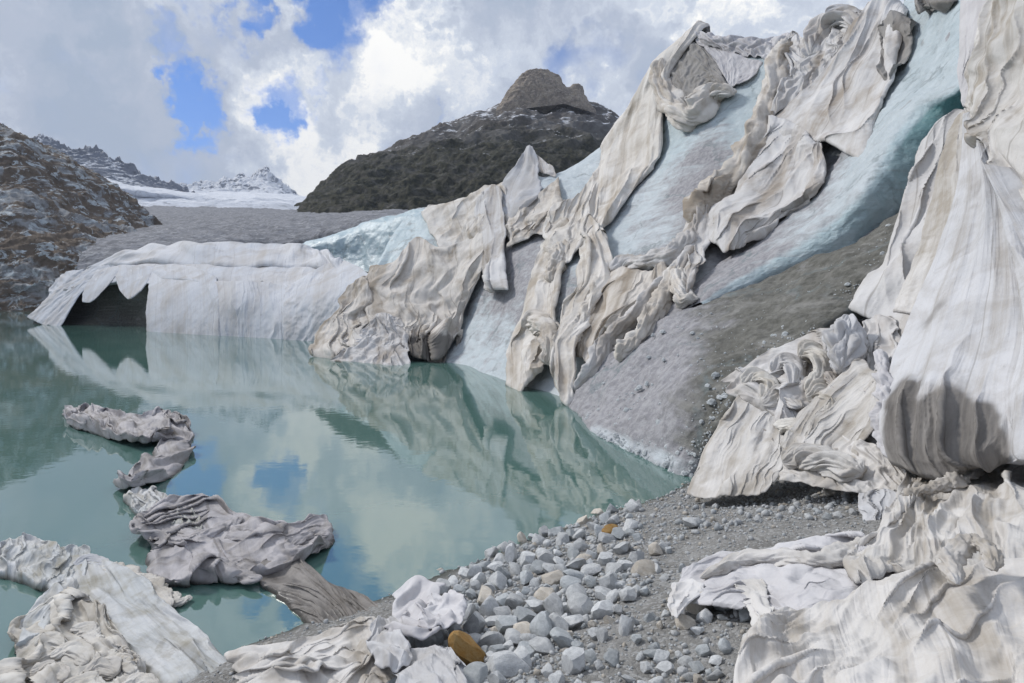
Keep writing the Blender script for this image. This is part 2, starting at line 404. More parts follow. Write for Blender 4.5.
# ---------------------------------------------------------------- materials
def base_mat(name):
    m = bpy.data.materials.new(name); m.use_nodes = True
    b = m.node_tree.nodes['Principled BSDF']; return m, NG(m.node_tree), b
def cloth_mat(name, c1, c2, dirt, amt=0.5, streak=0.5, sc_=1.0, rough=0.9, seam=3.1, wet=False):
    m, g, b = base_mat(name)
    uv = g.n('ShaderNodeUVMap').outputs[0]; tcn = g.n('ShaderNodeTexCoord'); ob = tcn.outputs['Object']
    info = g.n('ShaderNodeObjectInfo'); rr = g.vmath('SCALE', (31.0, 17.0, 7.0), info.outputs['Random'])
    p = g.vmath('ADD', ob, rr); u = g.vmath('ADD', uv, rr)
    n1 = g.noise(p, 0.35*sc_, 5, 0.6); n2 = g.noise(p, 1.6*sc_, 6, 0.65, 0.4)
    st = g.noise(g.mapping(u, (2.6*sc_, 0.16*sc_, 1)), 1.0, 5, 0.6)
    st2 = g.noise(g.mapping(u, (7*sc_, 0.4*sc_, 1)), 1.0, 4, 0.6)
    col = g.mix(g.ramp(n1, 0.35, 0.65), c1, c2)
    f = g.math('ADD', g.math('MULTIPLY', g.ramp(n2, 0.42, 0.68), 0.75), g.math('MULTIPLY', g.ramp(st, 0.47, 0.66), streak))
    f = g.math('ADD', f, g.math('MULTIPLY', g.ramp(st2, 0.5, 0.8), streak*.5))
    f = g.math('MULTIPLY', f, amt, clamp=True)
    col = g.mix(f, col, dirt)
    sa = g.n('ShaderNodeAttribute'); sa.attribute_name = 'stain'
    sf = g.ramp(g.math('ADD', sa.outputs['Fac'], g.math('MULTIPLY', g.math('SUBTRACT', g.math('ADD', g.math('MULTIPLY', n1, .5), g.math('MULTIPLY', st, .5)), .5), 1.5)), -.1, .45)
    sf = g.math('MULTIPLY', sf, g.ramp(sa.outputs['Fac'], 0, .45))
    col = g.mix(g.math('MULTIPLY', sf, .93), col, g.mix(g.ramp(st, .38, .62), (.11, .10, .09), (.22, .205, .19)))
    sm = g.ramp(g.noise(p, .9*sc_, 4, .6, 1.2), .60, .72, 0, .55*amt)
    col = g.mix(sm, col, (dirt[0]*.75, dirt[1]*.72, dirt[2]*.68))
    us = g.n('ShaderNodeSeparateXYZ'); g.put(us.inputs[0], g.vmath('ADD', u, g.vmath('SCALE', g.noise(p, .6*sc_, 2, .5, out=1), .25)))
    fr = g.math('FRACT', g.math('DIVIDE', us.outputs[0], seam)); ln = g.ramp(g.math('ABSOLUTE', g.math('SUBTRACT', fr, .5)), .010, .003, 0, .45)
    col = g.mix(ln, col, (dirt[0]*.6, dirt[1]*.6, dirt[2]*.6))
    if wet:
        wz = g.n('ShaderNodeSeparateXYZ'); g.link(g.n('ShaderNodeNewGeometry').outputs['Position'], wz.inputs[0])
        wf = g.ramp(g.math('ADD', wz.outputs[2], g.math('MULTIPLY', g.math('SUBTRACT', n2, .5), .14)), .09, .02, 0, .8)
        col = g.mix(wf, col, tuple(v*.42 for v in dirt)); rough = g.ramp(wf, 0, .8, rough, .3)
    spk = g.ramp(g.noise(p, 14*sc_, 3, 0.6), 0.68, 0.76, 0, 0.35)
    col = g.mix(spk, col, (dirt[0]*.55, dirt[1]*.55, dirt[2]*.55))
    g.put(b.inputs['Base Color'], col); g.put(b.inputs['Roughness'], rough)
    b.inputs['Specular IOR Level'].default_value = 0.2
    bm = g.n('ShaderNodeBump'); bm.inputs['Strength'].default_value = 0.4; bm.inputs['Distance'].default_value = 0.07/sc_
    def crease(v, sc2, w):
        return g.math('MULTIPLY', g.math('ABSOLUTE', g.math('SUBTRACT', g.noise(v, sc2, 3, 0.5, 0.6), 0.5)), w)
    hh = g.math('ADD', g.noise(p, 4*sc_, 5, .6), crease(g.mapping(u, (3.5*sc_, 0.45*sc_, 1), (0, 0, .25)), 1.0, 1.6))
    g.put(bm.inputs['Height'], hh); g.link(bm.outputs[0], b.inputs['Normal'])
    return m
M = {}
M['white'] = cloth_mat('fleece_white', (.62,.62,.64), (.70,.70,.72), (.40,.37,.34), .55, .5, .5)
M['far'] = cloth_mat('fleece_far_white', (.53,.55,.59), (.61,.615,.635), (.38,.35,.32), .55, .6, .14)
M['grey'] = cloth_mat('fleece_grey', (.55,.54,.535), (.65,.64,.635), (.33,.29,.25), .85, .8, .3)
M['tan'] = cloth_mat('fleece_tan', (.59,.55,.50), (.65,.62,.585), (.31,.265,.215), .95, .8, .3)
M['tanwhite'] = cloth_mat('fleece_cream', (.64,.61,.57), (.70,.68,.655), (.40,.35,.29), .85, .7, .3)
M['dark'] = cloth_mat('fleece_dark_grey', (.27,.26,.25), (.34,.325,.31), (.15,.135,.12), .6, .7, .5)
M['lilac'] = cloth_mat('fleece_lilac', (.51,.50,.51), (.60,.59,.60), (.34,.32,.33), .5, .6, .6)
M['near'] = cloth_mat('fleece_near', (.52,.505,.485), (.63,.61,.59), (.36,.325,.28), .8, .8, 1.0)
M['nearblue'] = cloth_mat('fleece_near_blue', (.49,.495,.51), (.58,.58,.595), (.37,.35,.33), .7, .7, .8)
M['heap'] = cloth_mat('fleece_heap', (.54,.51,.47), (.66,.64,.60), (.32,.28,.22), .7, .5, 1.3)
M['wet'] = cloth_mat('fleece_wet', (.33,.315,.32), (.45,.43,.44), (.17,.15,.13), .65, .6, 1.6, .6, wet=True)
M['wetblue'] = cloth_mat('fleece_wet_pale', (.47,.49,.50), (.60,.60,.60), (.27,.25,.20), .65, .8, 1.6, .65, wet=True)
M['silt'] = cloth_mat('fleece_silted', (.20,.185,.17), (.27,.25,.235), (.12,.105,.09), .6, .9, 1.6, .6, wet=True)

def ice_mat(name):
    m, g, b = base_mat(name)
    tcn = g.n('ShaderNodeTexCoord'); geo = g.n('ShaderNodeNewGeometry'); pos = geo.outputs['Position']
    at = g.n('ShaderNodeAttribute'); at.attribute_name = 'dirt'; at2 = g.n('ShaderNodeAttribute'); at2.attribute_name = 'blue'
    flow = g.mapping(pos, (.16, .7, 2.8), (0.0, R(38), 0))
    nn = g.noise(pos, 0.5, 7, 0.65, .5); nf = g.noise(pos, 4.0, 6, 0.7); ns = g.noise(flow, 0.9, 7, 0.68, .6)
    d = g.math('ADD', at.outputs['Fac'], g.math('MULTIPLY', g.math('SUBTRACT', g.math('ADD', g.math('MULTIPLY', nn, .5), g.math('MULTIPLY', ns, .5)), 0.5), 2.1))
    clean = g.mix(at2.outputs['Fac'], (.49, .525, .55), (.38, .49, .53))
    clean = g.mix(g.ramp(g.noise(pos, 1.3, 5, .6), .35, .7), clean, g.mix(at2.outputs['Fac'], (.57, .605, .63), (.47, .565, .60)))
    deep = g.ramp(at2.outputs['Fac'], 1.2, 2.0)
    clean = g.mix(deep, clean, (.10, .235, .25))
    grey = g.mix(g.ramp(nf, .35, .65), (.24, .235, .25), (.37, .365, .38))
    brown = g.mix(g.ramp(nf, .3, .7), (.085, .084, .073), (.17, .167, .15))
    brown = g.mix(g.ramp(ns, .5, .75), brown, (.27, .265, .25))
    col = g.mix(g.ramp(d, .15, .65), clean, grey); col = g.mix(g.ramp(d, .95, 1.45), col, brown)
    peb = g.ramp(g.noise(pos, 9, 4, .7), .64, .70); dk = g.ramp(g.noise(pos, 1.1, 2, .5), .69, .74)
    col = g.mix(g.math('MULTIPLY', peb, g.ramp(d, 0.0, .8, .25, .6)), col, (.13, .125, .12))
    col = g.mix(g.math('MULTIPLY', dk, .45), col, (.2, .19, .18))
    lt = g.ramp(g.noise(pos, 6, 4, .7, .0), .68, .74, 0, .5)
    col = g.mix(g.math('MULTIPLY', lt, g.ramp(d, .8, 1.4)), col, (.45, .45, .44))
    vo = g.n('ShaderNodeTexVoronoi'); vo.feature = 'DISTANCE_TO_EDGE'; vo.inputs['Scale'].default_value = .33
    g.put(vo.inputs['Vector'], g.vmath('ADD', g.mapping(pos, (1, .7, .45), (0, R(30), 0)), g.vmath('SCALE', g.noise(pos, .8, 4, .6, out=1), 1.6)))
    ck = g.math('MULTIPLY', g.ramp(vo.outputs['Distance'], .035, .0), g.ramp(nn, .45, .6, .1, .65))
    col = g.mix(ck, col, (.16, .20, .21))
    runl = g.ramp(g.noise(g.mapping(pos, (.2, .9, 3.5), (0, R(38), 0)), 1.3, 6, .7, .4), .56, .70, 0, .45)
    col = g.mix(runl, col, (.27, .27, .275))
    g.put(b.inputs['Base Color'], col); g.put(b.inputs['Roughness'], g.ramp(d, 0, 1, .35, .85)); b.inputs['Specular IOR Level'].default_value = .35
    bm = g.n('ShaderNodeBump'); bm.inputs['Strength'].default_value = .55; bm.inputs['Distance'].default_value = .2
    g.put(bm.inputs['Height'], g.math('ADD', g.noise(pos, 2.2, 8, .7), g.math('MULTIPLY', ns, .6))); g.link(bm.outputs[0], b.inputs['Normal'])
    return m
M['ice'] = ice_mat('glacier_ice')

def rock_terrain_mat(name, a, b_, c, scale, snow=None, veg=None, tower=None, k1=(.42, .58), k3=(.52, .62)):
    m, g, b = base_mat(name)
    geo = g.n('ShaderNodeNewGeometry'); pos = geo.outputs['Position']; nz = g.n('ShaderNodeSeparateXYZ'); g.link(geo.outputs['Normal'], nz.inputs[0])
    pz = g.n('ShaderNodeSeparateXYZ'); g.link(pos, pz.inputs[0])
    n1 = g.noise(pos, scale, 8, .65, .8); n2 = g.noise(pos, scale*5, 8, .7, .4); n3 = g.noise(g.mapping(pos, (1, 1, 2.2), (R(25), R(20), 0)), scale*2, 8, .7, 1.0)
    col = g.mix(g.ramp(n1, *k1), a, b_); col = g.mix(g.ramp(n3, *k3), col, c)
    col = g.mix(g.ramp(n2, .5, .72, 0, .75), col, (a[0]*.3, a[1]*.3, a[2]*.3))
    if veg:
        vc, z0, z1 = veg
        f = g.ramp(g.math('ADD', pz.outputs[2], g.math('MULTIPLY', g.math('SUBTRACT', n1, .5), (z0-z1)*2.5)), z0, z1)
        f = g.math('MULTIPLY', f, g.ramp(n2, .35, .55, .55, 1))
        vcol = g.mix(g.ramp(g.noise(pos, scale*9, 6, .75), .4, .62), vc, (vc[0]*4.0, vc[1]*3.2, vc[2]*3.0))
        col = g.mix(f, col, vcol)
    if snow:
        z0, z1, k = snow
        f = g.math('ADD', g.ramp(pz.outputs[2], z0, z1, -.6, .35, False), g.math('MULTIPLY', g.math('SUBTRACT', nz.outputs[2], .5), k))
        f = g.math('ADD', f, g.math('MULTIPLY', g.math('SUBTRACT', n3, .5), 2.4))
        col = g.mix(g.ramp(f, .1, .5), col, (.78, .80, .84))
    if tower: col = g.mix(g.math('MULTIPLY', g.ramp(pz.outputs[2], tower[0], tower[1]), g.ramp(nz.outputs[2], .92, .6)), col, g.mix(g.ramp(n2, .35, .65), tower[2], tuple(v*.45 for v in tower[2])))
    g.put(b.inputs['Base Color'], col); b.inputs['Roughness'].default_value = .95; b.inputs['Specular IOR Level'].default_value = .2
    bm = g.n('ShaderNodeBump'); bm.inputs['Strength'].default_value = .8; bm.inputs['Distance'].default_value = .5/scale*.15
    g.put(bm.inputs['Height'], g.math('ADD', n2, n3)); g.link(bm.outputs[0], b.inputs['Normal'])
    return m

def gravel_mat():
    m, g, b = base_mat('gravel'); geo = g.n('ShaderNodeNewGeometry'); pos = geo.outputs['Position']
    vo = g.n('ShaderNodeTexVoronoi'); g.put(vo.inputs['Vector'], pos); vo.inputs['Scale'].default_value = 28
    vs = g.n('ShaderNodeTexVoronoi'); g.put(vs.inputs['Vector'], pos); vs.inputs['Scale'].default_value = 75
    n1 = g.noise(pos, 1.3, 6, .6); n2 = g.noise(pos, 9, 6, .7)
    sp = g.n('ShaderNodeSeparateColor'); g.link(vo.outputs['Color'], sp.inputs[0])
    col = g.mix(g.ramp(n1, .35, .65), (.22, .215, .205), (.31, .305, .295))
    col = g.mix(g.ramp(n2, .3, .7, 0, .6), col, (.16, .155, .145))
    col = g.mix(g.ramp(sp.outputs[0], .70, .8, 0, .7), col, (.36, .36, .355))
    pz = g.n('ShaderNodeSeparateXYZ'); g.link(pos, pz.inputs[0])
    col = g.mix(g.ramp(pz.outputs[2], .09, .0), col, (.09, .095, .085))
    g.put(b.inputs['Base Color'], col); b.inputs['Roughness'].default_value = .95; b.inputs['Specular IOR Level'].default_value = .15
    h = g.math('ADD', g.math('MULTIPLY', vo.outputs['Distance'], -1.0), g.math('MULTIPLY', vs.outputs['Distance'], -.5)); h = g.math('ADD', h, g.math('MULTIPLY', n2, .9))
    bm = g.n('ShaderNodeBump'); bm.inputs['Strength'].default_value = .7; bm.inputs['Distance'].default_value = .03
    g.put(bm.inputs['Height'], h); g.link(bm.outputs[0], b.inputs['Normal']); return m
M['gravel'] = gravel_mat()

def water_mat():
    m, g, b = base_mat('lake_water'); geo = g.n('ShaderNodeNewGeometry'); pos = geo.outputs['Position']
    n = g.noise(pos, .12, 4, .5)
    g.put(b.inputs['Base Color'], g.mix(g.ramp(n, .35, .65), (.082, .168, .148), (.102, .188, .166)))
    b.inputs['Roughness'].default_value = .02; b.inputs['IOR'].default_value = 2.7; b.inputs['Specular IOR Level'].default_value = .5
    bm = g.n('ShaderNodeBump'); bm.inputs['Strength'].default_value = .08; bm.inputs['Distance'].default_value = .02
    rp = g.math('ADD', g.noise(g.mapping(pos, (1.0, 1.4, 1)), 2.2, 4, .5), g.math('MULTIPLY', g.noise(pos, .5, 3, .5), 1.6))
    g.put(bm.inputs['Height'], rp); g.link(bm.outputs[0], b.inputs['Normal']); return m
M['water'] = water_mat()

def stone_mat(name, a, b_, wet=0):
    m, g, b = base_mat(name); tcn = g.n('ShaderNodeTexCoord'); ob = tcn.outputs['Object']; info = g.n('ShaderNodeObjectInfo')
    p = g.vmath('ADD', ob, g.vmath('SCALE', (13.0, 29.0, 5.0), info.outputs['Random']))
    n = g.noise(p, 3, 7, .65); n2 = g.noise(p, 22, 5, .7)
    col = g.mix(g.ramp(n, .3, .7), a, b_); col = g.mix(g.ramp(n2, .5, .75, 0, .55), col, (a[0]*.45, a[1]*.45, a[2]*.45))
    v = g.ramp(info.outputs['Random'], 0, 1, .72, 1.12, False)
    cc = g.n('ShaderNodeCombineColor'); [g.put(cc.inputs[i], v) for i in range(3)]
    col = g.mix(1.0, col, cc.outputs[0], 'MULTIPLY')
    g.put(b.inputs['Base Color'], col); b.inputs['Roughness'].default_value = .85; b.inputs['Specular IOR Level'].default_value = .25
    bm = g.n('ShaderNodeBump'); bm.inputs['Strength'].default_value = .5; bm.inputs['Distance'].default_value = .05
    g.put(bm.inputs['Height'], g.math('ADD', n, g.math('MULTIPLY', n2, .5))); g.link(bm.outputs[0], b.inputs['Normal']); return m
M['stone'] = stone_mat('pale_stone', (.47, .48, .485), (.66, .67, .67))
M['stoneb'] = stone_mat('bluegrey_stone', (.39, .415, .425), (.53, .55, .56))
M['stonet'] = stone_mat('tan_stone', (.50, .45, .38), (.62, .58, .52))
M['stoneo'] = stone_mat('orange_stone', (.42, .22, .06), (.50, .33, .14))

# ---------------------------------------------------------------- the large structure
def struct(o, kind='structure'): o['kind'] = kind; return o
# ground: one sheet, fine near the camera, to the horizon
def axis(lo, hi, f0, f1, step, n):
    core = np.arange(f0, f1, step); t = np.linspace(0, 1, n)[1:]
    return np.r_[(f0-(f0-lo)*t**4)[::-1], core, f1+(hi-f1)*t**4]
gx = axis(-6000, 6000, -4.5, 12.5, .055, 30); gy = axis(-6000, 6000, 1.6, 15.5, .055, 30)
GX, GY = np.meshgrid(gx, gy, indexing='ij')
Z = gz(GX, GY); near = np.exp(-((GX-3)**2+(GY-8)**2)/220.)
def gnd(X, Y):
    near = np.exp(-((X-3)**2+(Y-8)**2)/220.); P3 = np.stack([X, Y, 0*X], -1)
    return gz(X, Y)+near*(.10*fbm(P3*.55, 3)+.035*fbm(P3*2.6+7, 3))
P3 = np.stack([GX, GY, 0*GX], -1)
ZG = gnd(GX, GY)+near*.014*fbm(P3*11, 3)
struct(grid_obj('ground', np.stack([GX, GY, ZG], -1), M['gravel']))
wx = np.linspace(-700, 500, 60); wy = np.linspace(-60, 230, 60)
WX, WY = np.meshgrid(wx, wy, indexing='ij'); struct(grid_obj('lake_water', np.stack([WX, WY, 0*WX], -1), M['water']))

def smoothblobs(px, py, lst, base):
    w = np.ones_like(px)*.15; s = base*w
    for x, y, r, v in lst:
        k = np.exp(-((px-x)**2+(py-y)**2)/(2*r*r))*3; w = w+k; s = s+k*v
    return s/w
def terrain(name, V, mat, amp, scale, ridged=.5, attrs=None, smooth=True, parent=None, o=7):
    N = blur(normals(V), 3)
    n = fbm(V/scale, o, .55)*(1-ridged)+fbm(V/scale+31, o, .55, True)*ridged-.25*ridged
    return grid_obj(name, V+N*(n*amp)[..., None], mat, None, parent, attrs=attrs, smooth=smooth)

glacier = bpy.data.objects.new('glacier', None); C.objects.link(glacier); glacier.location = (8, 40, 0); glacier['kind'] = 'structure'
# main ice wall, from below the water over the crest and down its far side
cr = [(362,300),(375,270),(405,220),(432,213),(470,203),(500,192),(520,172),(545,178),(575,165),(606,143),(632,106),(657,66),(690,34),(720,42),(760,46),(800,46),(850,28),(880,8),(930,4),(965,0),(1010,-30),(1110,-70)]
bt = [(350,368),(365,370),(395,371),(430,372),(460,375),(490,384),(508,398),(530,404),(552,410),(576,420),(596,438),(620,455),(650,470),(690,486),(730,470),(770,470),(820,470),(870,470),(920,470),(970,470),(1030,470),(1110,470)]
rows = []
for k in range(7):
    t = k/6; rows.append([(c[0]*(1-t)+b[0]*t, c[1]*(1-t)+b[1]*t, -.6-(5.0*t*t if b[0] > 700 else 0)-(1.2 if b[0] > 900 else 0)*t) for c, b in zip(cr, bt)])
P = lattice(rows, 'G', 0.0)
P = np.concatenate([P, P[-1:]+np.array([9, -3, .5]), P[-1:]+np.array([26, -6, 1.])], 0)
top = P[:, 0]; back = [top+np.array([2, 34, -26]), top+np.array([1, 17, -9]), top+np.array([.3, 5, -1.0])]
P = np.concatenate([np.stack(back, 1), P], 1)
V = dense(P, 450, 260); px, py = proj(V)
dl = [(340,245,30,.1),(400,240,25,.1),(470,330,22,.25),(520,270,30,.75),(540,245,18,.6),(575,185,22,.05),(590,240,20,.15),(665,140,16,-.1),(640,205,38,.3),(610,240,20,.1),(720,160,25,.7),(700,200,25,.75),
      (745,110,25,.0),(760,150,18,.15),(830,165,18,.15),(800,215,30,.65),(740,260,25,.55),(840,190,25,.7),(650,350,30,.6),(600,390,15,.1),(560,390,18,.0),(500,370,16,.2),(480,350,14,.3),(560,300,14,.3),(700,100,20,.2)]
bl = [(370,240,50,1.0),(470,320,30,.4),(665,140,20,.9),(745,110,30,.6),(590,250,30,.5),(640,200,40,.3),(700,330,60,0)]
at = {'dirt': smoothblobs(px, py, dl, .4), 'blue': smoothblobs(px, py, bl, .2)}
terrain('ice_wall', V, M['ice'], .4, 4., .3, at, parent=glacier)
# blue blade of ice with its undercut
st = [[(905,-10,0),(930,-12,.6),(958,-14,1.4),(966,-8,.5),(972,0,-.6)],
      [(900,40,-.3),(930,42,.6),(957,46,1.6),(968,56,.4),(974,66,-1.0)],
      [(884,80,-.3),(915,80,.6),(955,84,1.8),(968,94,.2),(976,104,-1.6)],
      [(866,115,-.3),(882,112,.7),(912,108,2.0),(944,122,.1),(968,134,-2.2)],
      [(846,150,-.3),(862,150,.7),(884,148,2.0),(912,163,.1),(938,178,-2.2)],
      [(806,195,-.3),(832,193,.6),(860,190,1.7),(878,205,.0),(892,222,-2.0)],
      [(755,235,-.3),(788,231,.5),(820,226,1.2),(832,238,.0),(842,250,-1.5)],
      [(702,278,-.3),(730,274,.3),(757,266,.7),(768,273,.0),(776,280,-1.0)],
      [(655,322,-.4),(680,310,.1),(698,302,.2),(703,304,-.1),(708,307,-.6)]]
P = lattice(st, 'G', 0.0).transpose(1, 0, 2); V = dense(P, 260, 120)
u = np.linspace(0, 1, 120)[None]+0*V[..., 0]; l = np.linspace(0, 1, 260)[:, None]+0*V[..., 0]
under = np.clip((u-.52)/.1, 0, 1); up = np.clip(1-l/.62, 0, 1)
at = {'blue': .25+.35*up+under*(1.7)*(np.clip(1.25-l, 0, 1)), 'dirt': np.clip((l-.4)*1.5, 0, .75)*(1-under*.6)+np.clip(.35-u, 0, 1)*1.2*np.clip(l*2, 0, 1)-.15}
terrain('ice_ledge', V, M['ice'], .30, 1.8, .35, at, parent=glacier)
# debris-covered slope below the ledge
rows = [[(560,392),(600,362),(655,322,.1),(708,303,.2),(776,276,0),(842,246,0),(892,218,-.1),(940,175,-.2),(985,120,-.3)],
        [(565,402),(598,390),(650,365),(705,345),(770,318),(835,285),(890,250),(945,215),(1000,170)],
        [(570,408),(600,418),(648,405),(705,395),(755,358),(830,310,-.2),(885,275,-.4),(940,250,-.5),(1000,220)],
        [(578,412),(602,432),(645,448),(690,458),(745,392,-.1),(840,322,-.7),(890,300,-1.0),(940,280,-1),(1000,260)],
        [(586,424),(606,444),(645,466),(692,480),(750,430,-2.5),(850,345,-3),(895,325,-3),(940,320,-3),(1000,300,-3)],
        [(590,440,-1),(612,460,-1),(650,482,-1),(700,496,-1),(755,470,-3.5),(850,400,-4),(895,390,-4),(940,380,-4),(1000,380,-4)]]
V = dense(lattice(rows, 'G', .25), 300, 200); px, py = proj(V)
at = {'dirt': smoothblobs(px, py, [(620,380,30,.7),(680,345,26,.85),(720,320,18,1.2),(690,430,28,1.35),(655,425,20,1.0),(740,370,35,1.9),(800,300,35,1.9),(860,260,30,2.0),(900,225,25,2.2),(870,235,20,2.2),(930,200,22,2.2),(965,165,22,1.5),(960,220,25,1.5),(602,436,6,-.1),(622,445,7,-.1),(640,452,8,.0),(665,458,9,-.1),(685,466,8,.0),(610,420,15,.7),(665,400,25,1.0)], 1.2),
      'blue': 0*px+.1}
DS = V; terrain('debris_slope', V, M['ice'], .42, 2.2, .45, at, parent=glacier, o=9)
# blue ice cliff and moraine-covered glacier behind
rows = [[(285,250,118),(310,244,114),(340,237,110),(365,227,104),(400,215,96),(432,207,90)],[(290,252,98),(310,243,96),(345,233,94),(365,225,92),(405,216,86),(432,212,82)],
        [(290,268,95),(312,262,94),(345,262,91),(370,258,88),(405,250,82),(440,245,78)],[(290,300,90),(312,300,88),(345,300,85),(370,300,83),(405,300,78),(440,300,74)]]
V = dense(lattice(rows, 'Y', 0), 160, 90); v = np.linspace(0, 1, 90)[None]+0*V[..., 0]
terrain('ice_cliff', V, M['ice'], .9, 4., .4, {'blue': 1.0+0*v, 'dirt': np.clip(1-v*3.2, 0, 1)*.9-.05}, parent=glacier)
M['moraine'] = rock_terrain_mat('moraine', (.17, .175, .19), (.25, .255, .275), (.34, .345, .36), .22)
M['snowice'] = rock_terrain_mat('snowfield', (.55, .58, .64), (.68, .71, .77), (.42, .45, .52), .01, snow=(60, 260, .5))
rows = [[(130,207,700),(230,208,700),(330,212,640),(430,212,600),(470,230,600)],[(120,226,330),(220,220,330),(320,218,300),(400,213,300),(460,230,300)],[(100,244,170),(200,236,170),(300,234,150),(380,224,130),(450,225,120)],
        [(80,256,115),(180,250,118),(290,250,128),(360,242,126),(440,230,120)],[(70,285,108),(180,275,112),(290,275,124),(360,272,122),(440,270,116)]]
V = dense(lattice(rows, 'Y', 0), 220, 160); struct(terrain('moraine_glacier', V, M['moraine'], 4.2, 20., .6))
rows = [[(-60,158,1480),(60,167,1480),(112,180,1480),(160,191,1500),(215,194,1900),(290,196,2100),(350,208,2100)],[(-20,178,1250),(80,184,1250),(130,190,1250),(190,197,1300),(240,199,1500),(300,202,1500),(350,209,1500)],[(100,202,1200),(170,203,1200),(240,204,1200),(310,207,1200),(350,214,1200)],
        [(100,220,650),(180,216,650),(240,214,650),(310,214,650),(360,218,650)],[(90,240,560),(180,235,560),(240,232,560),(310,232,560),(360,235,560)]]
V = dense(lattice(rows, 'Y', 0), 200, 160); struct(terrain('snowfield', V, M['snowice'], 26, 170., .5))
# mountains: crest line, face to the foot, far side
def mountain(name, crest, Yc, foot, Yf, mat, amp, scale, nu=340, nv=150, prof=1.15, ridged=.6, jag=0.0):
    x = np.array([c[0] for c in crest], float); y = np.array([c[1] for c in crest], float)
    yc = np.array([(c[2] if len(c) > 2 else Yc) for c in crest], float)
    t = np.linspace(x[0], x[-1], nu); cy = np.interp(t, x, y); cY = np.interp(t, x, yc)
    top = place('Y', t, cy, cY)
    fx = np.array([c[0] for c in foot], float); fy = np.array([c[1] for c in foot], float); tt = np.linspace(0, 1, nu)
    ft = place('Y', np.interp(tt, np.linspace(0, 1, len(fx)), fx), np.interp(tt, np.linspace(0, 1, len(fx)), fy), Yf+0*t)
    v = np.linspace(0, 1, nv)[None, :, None]; tz = blur(np.repeat(top[:, None, 2:3], 4, 1), 260)[:, 0, 0]
    face = top[:, None]*(1-v)+ft[:, None]*v
    w_ = np.clip(v[..., 0]*5, 0, 1); tzz = top[:, None, 2]*(1-w_)+tz[:, None]*w_
    face[..., 2] = tzz*(1-v[..., 0])**prof+ft[:, None, 2]*(1-(1-v[..., 0])**prof)
    vb = np.linspace(1, 0, 40)[None, :-1, None]; dpt = (cY.mean()-Yf)
    bk = top[:, None]+vb*np.array([0, dpt, 0])-np.array([0, 0, 1])*(top[:, None, 2:3]+5)*vb**1.1
    V = np.concatenate([bk, face], 1)
    N = blur(normals(face), 3); N = np.concatenate([np.repeat(N[:, :1], bk.shape[1], 1), N], 1)
    w = np.concatenate([np.full(bk.shape[:2], .35), np.repeat(np.clip(v[..., 0]*5+.35, 0, 1), nu, 0)], 1)
    n = fbm(V/scale, 7, .55)*(1-ridged)+(fbm(V/scale+31, 7, .55, True)-.3)*ridged
    V = V+N*(n*amp*w)[..., None]; V[..., 2] += (fbm(V/scale*1.7+5, 4, .5, True)-.3)*jag*np.r_[vb[0, :, 0][::1]*0+1, (1-v[0, :, 0])**3][None]
    return struct(grid_obj(name, V, mat))
M['slab'] = rock_terrain_mat('left_slab_rock', (.15, .12, .095), (.29, .295, .30), (.50, .54, .56), .07, k1=(.50, .58), k3=(.53, .60))
rows = [[(-260,60,400),(-80,100,380),(0,150,360),(45,160,360),(90,190,360),(140,220,360),(175,240,340)],
        [(-260,40,330),(-80,95,300),(0,130,270),(42,150,275),(92,176,290),(135,206,300),(160,232,300)],
        [(-260,120,290),(-80,150,260),(0,175,235),(45,190,240),(95,205,260),(135,222,280),(170,240,280)],
        [(-260,200,250),(-80,210,225),(0,220,205),(50,228,210),(100,235,225),(140,243,240),(180,252,240)],
        [(-260,260,210),(-80,262,195),(0,262,185),(50,262,185),(100,262,190),(140,265,200),(190,268,200)],
        [(-260,305,170),(-80,302,172),(0,300,174),(50,300,175),(100,302,178),(150,303,182),(200,304,182)],
        [(-260,325,160),(-80,322,165),(0,318,168),(50,316,170),(100,314,173),(150,313,178),(200,312,180)]]
V = dense(lattice(rows, 'Y', 0), 360, 300); struct(terrain('rocky_hillside', V, M['slab'], 8., 18., .7, o=8))
M['peak'] = rock_terrain_mat('far_peak_rock', (.11, .13, .17), (.17, .19, .24), (.24, .26, .31), .006, snow=(150, 520, 1.0))
M['peak2'] = rock_terrain_mat('far_peak_snowy', (.17, .19, .24), (.24, .26, .31), (.40, .42, .48), .006, snow=(150, 520, 1.5))
mountain('jagged_ridge', [(-60,120),(0,128),(25,145),(42,139),(55,142),(62,150),(78,153),(88,150),(98,152),(108,161),(122,163),(135,169),(143,180),(160,183),(175,188),(192,196),(215,205)], 1650, [(-60,160),(60,170),(105,182),(150,194),(215,206)], 1450, M['peak'], 16, 60, jag=34)
mountain('snowy_peaks', [(150,200),(170,186),(185,190),(198,184),(210,187),(222,182),(232,184),(240,178),(250,181),(260,173),(266,170),(272,178),(288,191),(303,204),(330,225)], 2700, [(150,212),(200,208),(260,206),(300,212),(340,225)], 2150, M['peak2'], 22, 90, jag=50, nu=240)
M['dark'+'mtn'] = rock_terrain_mat('dark_mountain_rock', (.105, .095, .09), (.15, .145, .14), (.20, .195, .19), .02, snow=(120, 330, .9), veg=((.016, .019, .013), 215, 150))
mountain('dark_mountain', [(285,226),(300,212),(316,196),(335,178),(352,165),(370,154),(385,150),(400,143),(420,137),(440,126),(465,119),(488,112),(500,106),(515,101),(535,99),(560,100),(585,102),(600,107),(612,113),(640,135),(700,180),(760,230)],
         820, [(270,240),(340,238),(440,236),(560,240),(680,260),(780,280)], 420, M['darkmtn'], 24, 75, nu=520, nv=240, prof=.95, ridged=.8, jag=5)
M['tower'] = rock_terrain_mat('summit_rock', (.33, .28, .225), (.21, .18, .155), (.42, .37, .31), .12)
